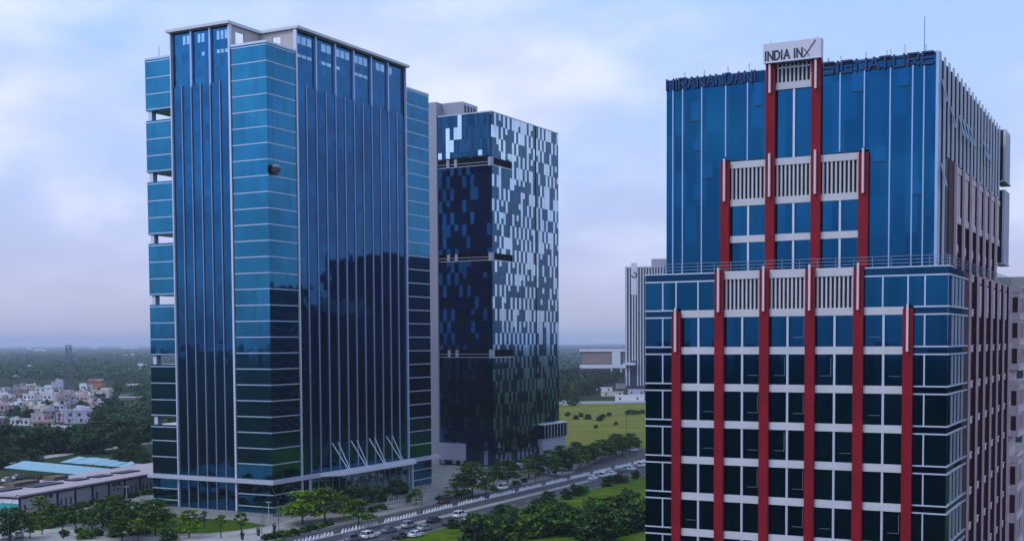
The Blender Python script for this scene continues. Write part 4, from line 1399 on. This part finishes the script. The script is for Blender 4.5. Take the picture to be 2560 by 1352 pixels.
T(sap, 105, 1336, 1.0, 'thin sapling on the pale forecourt, left of its neighbour')
T(sap, 158, 1346, 1.3, 'taller sapling on the pale forecourt in front of the lavender shed')
T(rnd_, 25, 1352, 1.0, 'dark tree at the bottom left corner by the forked lamp')
T(shr, 215, 1348, .8, 'green bush at the bottom edge under the lavender shed')
T(lay, 230, 1330, .7, 'small layered tree left of the dark tree before the shed')
T(lime, 345, 1352, .9, 'bright bush-like tree at the bottom edge of the forecourt')
T(shr, 420, 1352, .8, 'dark bush at the bottom edge left of the lime tree')
for px, py, k, sc_, lb in ((75, 1346, lime, .9, 'bright young tree at the left of the forecourt bottom edge'), (190, 1322, rnd_, .7, 'dark round tree between the sapling and the layered tree on the forecourt'), (255, 1318, lay, .75, 'layered green tree close before the shed doors'),
                            (365, 1316, rnd_, .75, 'dark round tree by the left foot of the glass tower'), (410, 1318, lime, .8, 'bright tree by the left foot of the glass tower'), (135, 1316, lay, .7, 'layered tree behind the saplings on the forecourt'), (305, 1352, lay, .7, 'layered tree at the bottom edge below the shed'),
                            (510, 1322, sap, .8, 'short sapling in the middle of the lawn'), (860, 1296, lay, .7, 'small layered tree behind the kerb tree by the porch'), (1140, 1246, lay, .7, 'small layered tree left of the tall one by the grey wall'), (1235, 1216, lay, .8, 'small layered tree behind the parked white car')):
    T(k, px, py, sc_, lb)
G1 = 'street trees along the far kerb'
for px, py, k, s in ((1322, 1196, lay, 1.1), (1345, 1190, rnd_, 1.2), (1372, 1184, lay, 1.35), (1392, 1190, lay, 1.0), (1412, 1178, rnd_, 1.25), (1430, 1174, lay, 1.3), (1452, 1168, lay, 1.15),
                     (1470, 1160, rnd_, 1.2), (1487, 1157, lay, 1.25), (1505, 1150, lay, 1.3), (1522, 1146, rnd_, 1.15), (1540, 1140, lay, 1.45), (1556, 1136, rnd_, 1.2), (1574, 1131, lay, 1.3), (1590, 1124, rnd_, .9), (1300, 1186, rnd_, .9), (1335, 1176, rnd_, 1.0), (1400, 1158, lay, 1.1), (1440, 1148, lay, 1.1)):
    T(k, px, py, s * .74, 'leafy street tree in the row between the chequered tower and the road', G1, .05)
G2 = 'shrubs on the verge below the road'
for i in range(84):
    u = random.random()
    px = 1190 + 420 * u; lo = 1352 - 92 * max(0, (px - 1230) / 380) ** .8
    py = random.uniform(lo, 1366)
    T([shr[0], shr[1], shr[0]], px, py, random.uniform(.75, 1.75), 'dark leafy shrub in the thicket on the green verge', G2, .4)
for px, py, s in ((1252, 1291, .85), (1268, 1287, .7), (1235, 1297, .6), (1372, 1256, .9), (1362, 1262, .75), (1415, 1247, .8), (1440, 1240, .95), (1462, 1236, .7), (1340, 1270, .7), (1520, 1216, .9), (1545, 1208, .8), (1562, 1206, .6), (1590, 1196, .7), (1178, 1309, .7), (1290, 1290, .6), (1205, 1306, .55), (1135, 1322, .6), (1160, 1318, .5)):
    T([shr[0], shr[0], shr[1]], px, py, s, 'low dark bush along the road edge of the verge', 'bushes along the road edge', .2)
G3 = 'clipped hedge clumps by the kerb'
for px, py, s in ((668, 1349, 1), (690, 1345, 1), (712, 1341, 1), (735, 1336, 1), (758, 1331, 1), (780, 1325, 1), (800, 1320, .9), (820, 1314, .9), (985, 1262, 1), (1000, 1258, 1), (1015, 1255, 1), (930, 1280, 1.1), (950, 1274, 1.1), (1030, 1246, 1), (960, 1259, 1), (1150, 1240, 1), (1165, 1236, 1), (1100, 1250, .9), (1115, 1247, .9), (1235, 1226, .9), (1290, 1212, .9), (1310, 1206, .9)):
    T(hedge, px, py, s, 'low clipped hedge clump beside the kerb', G3)
G4 = 'forecourt shrubs before the lavender shed'
for i in range(22):
    px = random.uniform(60, 390); py = 1325 + random.uniform(-1, 1) * 22 - (px - 200) * .03
    T([hedge[0], hedge[1], shr[2]], px, py, random.uniform(.6, 1.1), 'low green shrub on the pale forecourt', G4)
for i in range(16):
    u = i / 15
    T(hedge, 55 + 330 * u, 1298 - 66 * u, random.uniform(.8, 1.2), 'hedge clump along the foot of the lavender shed', 'hedge along the lavender shed')
G5 = 'trees of the dark wood before the village'
for i in range(105):
    px = random.uniform(-40, 392); py = random.uniform(1090 if px < 250 else 1050, 1136)
    if py > 1125 - px * .05 and px > 250: py -= 20
    p = gp(px, py); p.z = 0
    plant(random.choice(mid_), p, random.uniform(.7, 1.15) * (.55 if py < 1112 and px < 250 else 1), 'dark broadleaf tree in the wood below the village', G5)
for px, py, s in ((265, 1095, 1.25), (290, 1110, 1.3), (240, 1112, 1.1), (320, 1128, 1.1), (215, 1128, .9)):
    p = gp(px, py); p.z = 0
    plant(random.choice(mid_), p, s, 'dark broadleaf tree in the wood below the village', G5)
G6 = 'trees among the village houses'
for i in range(34):
    px = random.uniform(-20, 385); py = random.uniform(975, 1062)
    if px < 250 and random.random() < .8: px = random.uniform(262, 385)
    p = gp(px, py)
    plant(random.choice(mid_), p, random.uniform(.6, 1.0), 'dark tree standing among the village houses', G6)
G7 = 'trees behind the dry field'
for px, py, s in ((1410, 1003, 1.3), (1425, 1000, 1.5), (1440, 996, 1.2), (1455, 985, 1.4), (1470, 988, 1.5), (1486, 986, 1.3), (1412, 985, 1.6), (1430, 978, 1.6), (1450, 972, 1.6), (1433, 1014, 1.0), (1470, 970, 1.5), (1495, 962, 1.7), (1515, 962, 1.6), (1530, 958, 1.5), (1412, 965, 1.8), (1440, 960, 1.8), (1545, 962, 1.4)):
    p = gp(px, py)
    plant(random.choice(mid_), p, s, 'dark tree in the belt behind the dry field', G7)
for px, py in ((1408, 1062), (1440, 1048), (1452, 1042), (1470, 1048), (1507, 1046), (1500, 1052), (1523, 1040), (1570, 1036), (1582, 1036), (1594, 1035), (1606, 1034), (1420, 1040), (1540, 1062), (1490, 1070)):
    p = gp(px, py)
    plant(shr[0], p, random.uniform(.5, .9), 'dark bush dotted over the dry field', 'bushes dotted over the dry field')

for i in range(34):
    px = random.uniform(-20, 388); u = random.random()
    py = 1138 + 40 * u - 12 * (px / 390) * (1 - u)
    if 90 < px < 300 and 1146 < py < 1186: continue
    p = gp(px, py)
    plant(random.choice(mid_ + shr[:1] + rnd_), p, random.uniform(.35, .75), 'small dark tree in the yards round the cyan sheds', 'trees round the cyan sheds')

# far forest: one mass nobody could count
def forest():
    rng = np.random.default_rng(9)
    Vs, Fs, n0 = [], [], 0
    spans = [(-380, 430, .60), (1380, 1640, .22), (2470, 2900, .18)]
    cs = []
    for i in range(9000):
        r = rng.uniform(); a = 0
        for x0, x1, w in spans:
            a += w
            if r <= a: break
        px = rng.uniform(x0, x1); py = 866 + 205 * rng.uniform() ** 1.55
        p = gp(px, py); D = depth(p)
        if D < 560: continue
        if -405 < p.x < -165 and 440 < p.y < 812: continue
        if px > 1440 and px < 1640 and py > 950: continue
        inv = px < 285 and py > 950
        if inv and rng.uniform() < .975: continue
        cs.append((p.x, p.y, D))
    for x, y, D in cs:
        near = D < 1500
        k = 56 if near else (26 if D < 3000 else 14)
        sc = 1 if near else (1.6 if D < 3000 else 3.2)
        rad = rng.uniform(3.5, 6.0) * sc; h = rng.uniform(5.5, 9.5) * (1 if near else 1.1)
        u = rng.normal(size=(k, 3)); u /= np.linalg.norm(u, axis=1)[:, None]
        C = np.array([x, y, h * .5]) + u * np.array([rad, rad, h * .5]) * rng.uniform(.55, 1.05, (k, 1))
        V, F = leaves(C, (.95 if near else 1.5) * sc ** .8, .35, rng)
        Vs.append(V); Fs.append(F + n0); n0 += len(V)
    o = bpy.data.objects.new('forest', np_mesh('forest', np.concatenate(Vs), np.concatenate(Fs), ['leaf_far']))
    COL.objects.link(o); tag(o, kind='stuff')


forest()

# ------------------------------------------------------------------ street furniture
def proto_bollard():
    mb = MB()
    mb.prism([(-.56, -.26), (.56, -.26), (.56, .26), (-.56, .26)], 0, .10)
    n = len(mb.v)
    mb.v += [(-.52, -.22, .10), (.52, -.22, .10), (.52, .22, .10), (-.52, .22, .10), (-.07, -.06, .95), (.07, -.06, .95), (.07, .06, .95), (-.07, .06, .95)]
    for f in ((0, 1, 5, 4), (1, 2, 6, 5), (2, 3, 7, 6), (3, 0, 4, 7), (4, 5, 6, 7)):
        mb.f.append(tuple(n + i for i in f)); mb.m.append(0)
    o = mb.build('traffic_bollard', 'boll')
    return tag(o, 'white tapered bollard in the row along the road median', 'bollard', 'white bollards on the road median')


b0 = proto_bollard(); first = True
y = 214.0; i = 0
while y < 432:
    if i % 13 not in (11, 12):
        o = b0 if first else b0.copy()
        if not first: COL.objects.link(o)
        first = False
        o.location = (-167.65 + random.uniform(-.05, .05), y, .14); o.rotation_euler = (0, 0, math.pi / 2 + random.uniform(-.2, .2))
        s = random.uniform(.85, 1.15); o.scale = (s, s, s)
    y += 1.36; i += 1


def make_lamp(kind, h, mat):
    t = thing('street_lamp', 'x', 'street lamp', (0, 0, 0), 0, None, True)
    MB().tube((0, 0, 0), (0, 0, h if kind != 'fork' else h * .62), .11, .07, 7).build('pole', mat, t)
    MB().tube((0, 0, 0), (0, 0, .5), .2, .16, 8).build('base', mat, t)
    if kind == 'fork':
        for s in (-1, 1):
            a = Vector((0, 0, h * .6)); b = Vector((s * .9, 0, h * .86)); c = Vector((s * 1.9, 0, h))
            MB().tube(a, b, .06, .05, 6).tube(b, c, .05, .04, 6).build('arm', mat, t)
            MB().box(c.x - .35 + s * .25, c.x + .35 + s * .25, -.14, .14, h - .06, h + .08).build('lamp_head', mat, t)
    elif kind == 'tee':
        MB().box(-.65, .65, -.12, .12, h, h + .14).build('lamp_head', mat, t)
    else:
        MB().tube((0, 0, h), (1.5, 0, h + .35), .05, .04, 6).build('arm', mat, t)
        MB().box(1.2, 2.0, -.13, .13, h + .28, h + .40).build('lamp_head', mat, t)
    return t


fork = make_lamp('fork', 11, 'pole'); tee = make_lamp('tee', 5, 'polel'); arm = make_lamp('arm', 8.5, 'pole')
fork.location = gp(697, 1332); fork.rotation_euler = (0, 0, R(20)); fork['label'] = 'forked dark street lamp at the corner of the lined glass bay'
clone(fork, gp(22, 1362), R(35), 'forked dark street lamp at the bottom left before the teal wall')
tee.location = gp(672, 1306); tee['label'] = 'pale lamp post standing against the foot of the glass corner'
tee.rotation_euler = (0, 0, R(10))
clone(tee, gp(317, 1262), R(30), 'pale lamp post at the right end of the lavender shed')
clone(tee, gp(1121, 1246), R(30), 'pale lamp post at the right end of the beige fence')
arm.location = (-167.7, 300, .1); arm['label'] = 'slim dark lamp post standing in the row of white bollards'; arm['group'] = 'lamp posts on the median'; arm.rotation_euler = (0, 0, R(180))
for yy in (266, 330, 360, 390, 420):
    clone(arm, (-167.7, yy, .1), R(180) if yy % 60 else 0, 'slim dark lamp post standing in the row of white bollards', 'lamp posts on the median')
lp = make_lamp('tee', 6, 'pole'); lp.location = gp(431, 1326); lp['label'] = 'slim dark garden post on the lawn'; lp['group'] = 'garden posts on the lawn and path'
for q in ((513, 1318), (655, 1334), (660, 1318), (605, 1338)):
    clone(lp, gp(*q), 0, 'slim dark garden post on the lawn', 'garden posts on the lawn and path', .8)
clone(arm, gp(1566, 1098), R(20), 'tall thin pole rising behind the street trees', 'poles by the dry field', 1.3)

# dark slim planters on the path
t = thing('planter', 'dark slim tapered planter on the pale path, nearest the bottom edge', 'planter', (0, 0, 0), 0, 'slim planters on the path', True)
MB().lathe([(.22, 0), (.28, .1), (.42, 1.15), (.36, 1.2)], 10).build('pot', 'dark', t)
cr = crown_pts(1.15, 2.1, .5, 14, 26, 'round', np.random.default_rng(4))
V_, F_ = leaves(cr, .14); o = bpy.data.objects.new('topiary', np_mesh('topiary', V_, F_, ['leaf_dark'])); COL.objects.link(o); o.parent = t
t.location = gp(606, 1350)
clone(t, gp(646, 1340), 0, 'dark slim tapered planter on the pale path, middle of the row')
clone(t, gp(686, 1329), 0, 'dark slim tapered planter on the pale path, nearest the forked lamp')

# fence in front of the forecourt
f = thing('fence', 'beige slatted boundary fence beside the road right of the tower porch', 'fence', (-180, 285, 0))
x0, y0, x1, y1 = -182.5, 262.0, -181.5, 312.0
n = 60
for i in range(n):
    u = i / n; x = x0 + (x1 - x0) * u; yy = y0 + (y1 - y0) * u
    if 22 < i < 26: continue
    MB().box(x - .06, x + .06, yy, yy + .42, .12, 1.9 + (.35 if i % 6 == 0 else 0)).build('slat', 'cream', f)
MB().box(-182.2, -181.85, y0, y0 + 18.2, .12, .5).build('base_wall', 'cream', f)
MB().box(-182.2, -181.85, y0 + 22, y1, .12, .5).build('base_wall', 'cream', f)
w = thing('boundary_wall', 'low beige boundary wall in front of the chequered tower', 'wall', gp(1250, 1200), R(62))
MB().box(-9, 13, -.2, .2, 0, 2.6).build('wall', 'cream', w); MB().box(-9.1, 13.1, -.3, .3, 2.6, 2.75).build('coping', 'beige2', w)

# shelter by the road
s = thing('bus_shelter', 'dark curved roof shelter beside the road under the street trees', 'shelter', gp(1318, 1186), R(64))
mb = MB(); k = 8
for i in range(k):
    a0, a1 = math.pi * i / k, math.pi * (i + 1) / k
    p0, p1 = (-3 * math.cos(a0), 2.7 + 1.5 * math.sin(a0)), (-3 * math.cos(a1), 2.7 + 1.5 * math.sin(a1))
    mb.quad((-5, p0[0], p0[1]), (5, p0[0], p0[1]), (5, p1[0], p1[1]), (-5, p1[0], p1[1]))
    mb.quad((-5, p1[0], p1[1] - .1), (5, p1[0], p1[1] - .1), (5, p0[0], p0[1] - .1), (-5, p0[0], p0[1] - .1))
mb.build('roof', 'wallgrey', s)
MB().box(-4.9, 4.9, 2.2, 2.4, .1, 2.7).build('back_wall', 'ht', s)
for x in (-4.6, 4.6):
    for yy in (-2.7, 2.5):
        MB().tube((x, yy, 0), (x, yy, 2.8), .08, n=6).build('post', 'dark', s)
st = thing('white_tent', 'small white peaked tent among the street trees', 'tent', gp(1502, 1147), R(30))
mb = MB(); n = 4; mb.v = [(-2.6, -2.6, 2.4), (2.6, -2.6, 2.4), (2.6, 2.6, 2.4), (-2.6, 2.6, 2.4), (0, 0, 4.6)]
mb.f = [(0, 1, 4), (1, 2, 4), (2, 3, 4), (3, 0, 4), (3, 2, 1, 0)]; mb.m = [0] * 5
mb.build('canopy', 'boll', st)
for x in (-2.5, 2.5):
    for yy in (-2.5, 2.5):
        MB().tube((x, yy, 0), (x, yy, 2.4), .06, n=5).build('post', 'polel', st)

# ------------------------------------------------------------------ cars
PAINT = dict(white=solid('white car paint', (.72, .73, .75), .25, 0, spec=.6), silver=solid('silver car paint', (.42, .44, .46), .3, .5),
             dark=solid('dark car paint', (.03, .035, .045), .25, .2), grey=solid('grey car paint', (.16, .17, .19), .3, .3), maroon=solid('maroon car paint', (.10, .02, .025), .3, .2),
             teal=solid('blue grey car paint', (.14, .20, .23), .3, .3))


def make_car(paint, kind='sedan'):
    """length along x, front at +x"""
    t = thing('parked_car' if False else 'car', 'x', 'car', (0, 0, 0), 0, None, True)
    L_, W_ = (4.5, 1.8) if kind == 'sedan' else (4.6, 1.9)
    lo = [(-2.2, .35), (-2.25, .75), (-2.15, .98), (-1.2, 1.02), (1.0, 1.0), (1.9, .86), (2.2, .70), (2.25, .40), (1.9, .25), (-1.9, .25)]
    up = [(-1.75, 1.0), (-1.25, 1.46), (.35, 1.48), (1.15, .99)] if kind == 'sedan' else [(-2.1, 1.0), (-1.95, 1.72), (.35, 1.74), (1.15, 1.0)]

    def extrude(prof, w0, w1, inset_top, m):
        mb = MB(); k = len(prof); zt = max(p[1] for p in prof); zb = min(p[1] for p in prof)
        for s in (-1, 1):
            for x, z in prof:
                w = w0 - (w0 - w1) * max(0, (z - inset_top)) / max(.01, zt - inset_top)
                mb.v.append((x, s * w / 2, z))
        mb.f.append(tuple(range(k))); mb.f.append(tuple(range(2 * k - 1, k - 1, -1)))
        for i in range(k):
            j = (i + 1) % k
            mb.f.append((j, i, k + i, k + j))
        mb.m = [m] * len(mb.f)
        return mb
    body = extrude(lo, W_, W_ * .92, .7, 0).build('body', paint, t, smooth=False)
    gh = extrude(up, W_ * .90, W_ * .70, 1.0, 0).build('window_glass', 'carglass', t)
    z = up[1][1]
    ro = extrude([(up[1][0] - .03, z - .05), (up[1][0] + .08, z + .035), (up[2][0] - .08, z + .04), (up[2][0] + .06, z - .04)], W_ * .74, W_ * .68, z - .05, 0).build('roof', paint, t)
    for s in (-1, 1):
        mb = MB()
        for x in (-.45,):
            mb.tube((x, s * W_ * .452, 1.0), (x, s * W_ * .362, z - .03), .06, n=4)
        for a, b in ((up[0], up[1]), (up[3], up[2])):
            mb.tube((a[0], s * W_ * .447, a[1]), (b[0], s * W_ * .36, b[1] - .02), .05, n=4)
        mb.build('window_pillar', paint, t)
    for x in (-1.4, 1.4):
        for s in (-1, 1):
            wv = MB().tube((x, s * (W_ / 2 - .2), .32), (x, s * (W_ / 2 + .02), .32), .32, n=12).build('wheel', 'tyre', t)
            MB().tube((x, s * (W_ / 2 + .02), .32), (x, s * (W_ / 2 + .035), .32), .19, n=10).build('rim', 'rim', wv)
    for s in (-1, 1):
        MB().box(2.1, 2.26, s * .62 - .18, s * .62 + .18, .62, .74).build('headlight', 'lamp', t)
        MB().box(-2.27, -2.16, s * .66 - .14, s * .66 + .14, .72, .92).build('taillight', 'taillamp', t)
    return t


protos = {}


def car(paint, kind, p, rot, label, group=None):
    key = (paint, kind)
    p = Vector(p); p.z = .035
    if key not in protos:
        c = protos[key] = make_car(PAINT[paint], kind)
        c.location = p; c.rotation_euler = (0, 0, rot); c['label'] = label
        if group: c['group'] = group
        return c
    return clone(protos[key], p, rot, label, group)


UP, DN = R(90), R(-90)
car('white', 'suv', gp(922, 1344), UP, 'white car at the bottom edge just right of the bollard row')
car('silver', 'suv', gp(1022, 1318), UP, 'silver off-roader in the queue below the bollards')
car('dark', 'sedan', gp(1085, 1305), UP, 'dark sedan ahead of the silver off-roader')
car('dark', 'suv', gp(1124, 1313), UP, 'dark blue car nearest the green verge in the queue')
car('white', 'sedan', gp(1040, 1341), UP, 'white car half hidden by bushes at the bottom of the queue')
car('teal', 'sedan', gp(972, 1330), UP, 'blue grey car between the white car and the silver off-roader')
car('grey', 'suv', gp(882, 1352), UP, 'grey car cut off by the bottom edge beside the bollards')
car('dark', 'sedan', gp(1000, 1345), UP, 'dark sedan at the tail of the queue by the bushes')
car('silver', 'sedan', gp(1062, 1325), UP, 'silver sedan between the off-roader and the green verge')
car('white', 'suv', gp(1150, 1292), UP, 'white car at the head of the queue below the bollards')
car('white', 'sedan', gp(1530, 1188), UP, 'white sedan just ahead of the pair in the middle of the road')
car('grey', 'suv', gp(1430, 1176), DN, 'grey car parked at the far kerb beside the scooter')
car('white', 'sedan', gp(1483, 1199), UP, 'white sedan in the middle of the road, nearer of the pair')
car('white', 'suv', gp(1509, 1192), UP, 'white car in the middle of the road, farther of the pair')
car('white', 'sedan', gp(1578, 1175), UP, 'white sedan close to the red pilastered building')
car('white', 'suv', gp(1604, 1166), UP, 'white car half hidden behind the red pilastered building')
car('grey', 'sedan', gp(1553, 1180), UP, 'grey car behind the white sedan near the red pilastered building')
car('white', 'suv', gp(1255, 1223), DN, 'white car parked along the far kerb by the tall layered tree')
car('white', 'sedan', gp(1388, 1188), DN, 'white car parked along the far kerb under the street trees')
car('maroon', 'suv', gp(1110, 1257), DN, 'dark red car waiting by the beige fence')
car('white', 'suv', gp(1178, 1303), UP, 'white car with dark windows beside the verge bushes')
car('white', 'sedan', gp(1582, 1127), R(30), 'white car at the far road corner under the trees')
for i, (a, b) in enumerate(((30, 1338), (45, 1342), (10, 1346))):
    car('white', 'sedan' if i % 2 else 'suv', gp(a, b), R(150), 'white car parked on the forecourt at the bottom left', 'cars on the left forecourt')
G8 = 'cars parked behind the shed roof'
for px, py in ((300, 1196), (318, 1192), (336, 1189), (352, 1186), (370, 1186), (20, 1212), (45, 1205)):
    car(random.choice(('white', 'grey', 'silver')), 'sedan', gp(px, py - 8), R(100), 'car parked behind the mauve roof near the cyan sheds', G8)
# two motor scooters by the road
def scooter():
    t = thing('motor_scooter', 'dark motor scooter standing at the far kerb', 'scooter', (0, 0, 0), 0, None, True)
    for x in (-.6, .6):
        MB().tube((x, -.06, .28), (x, .06, .28), .28, n=12).build('wheel', 'tyre', t)
    MB().prism([(-.75, -.14), (.1, -.16), (.1, .16), (-.75, .14)], [.4, .4, .4, .4], [.78, .72, .72, .78]).build('body', PAINT['grey'], t)
    MB().box(-.7, 0, -.13, .13, .79, .88).build('seat', 'dark', t)
    MB().tube((.6, 0, .3), (.42, 0, 1.0), .05, n=6).build('fork', 'galv', t)
    MB().tube((.42, -.33, 1.02), (.42, .33, 1.02), .03, n=6).build('handlebar', 'dark', t)
    MB().prism([(.45, -.2), (.55, -.16), (.55, .16), (.45, .2)], .35, .95).build('leg_shield', PAINT['white'], t)
    return t


sc_ = scooter(); sc_.location = gp(1452, 1172); sc_.rotation_euler = (0, 0, R(60))
clone(sc_, gp(1566, 1144), R(80), 'dark motor scooter on the open road at the far bend')
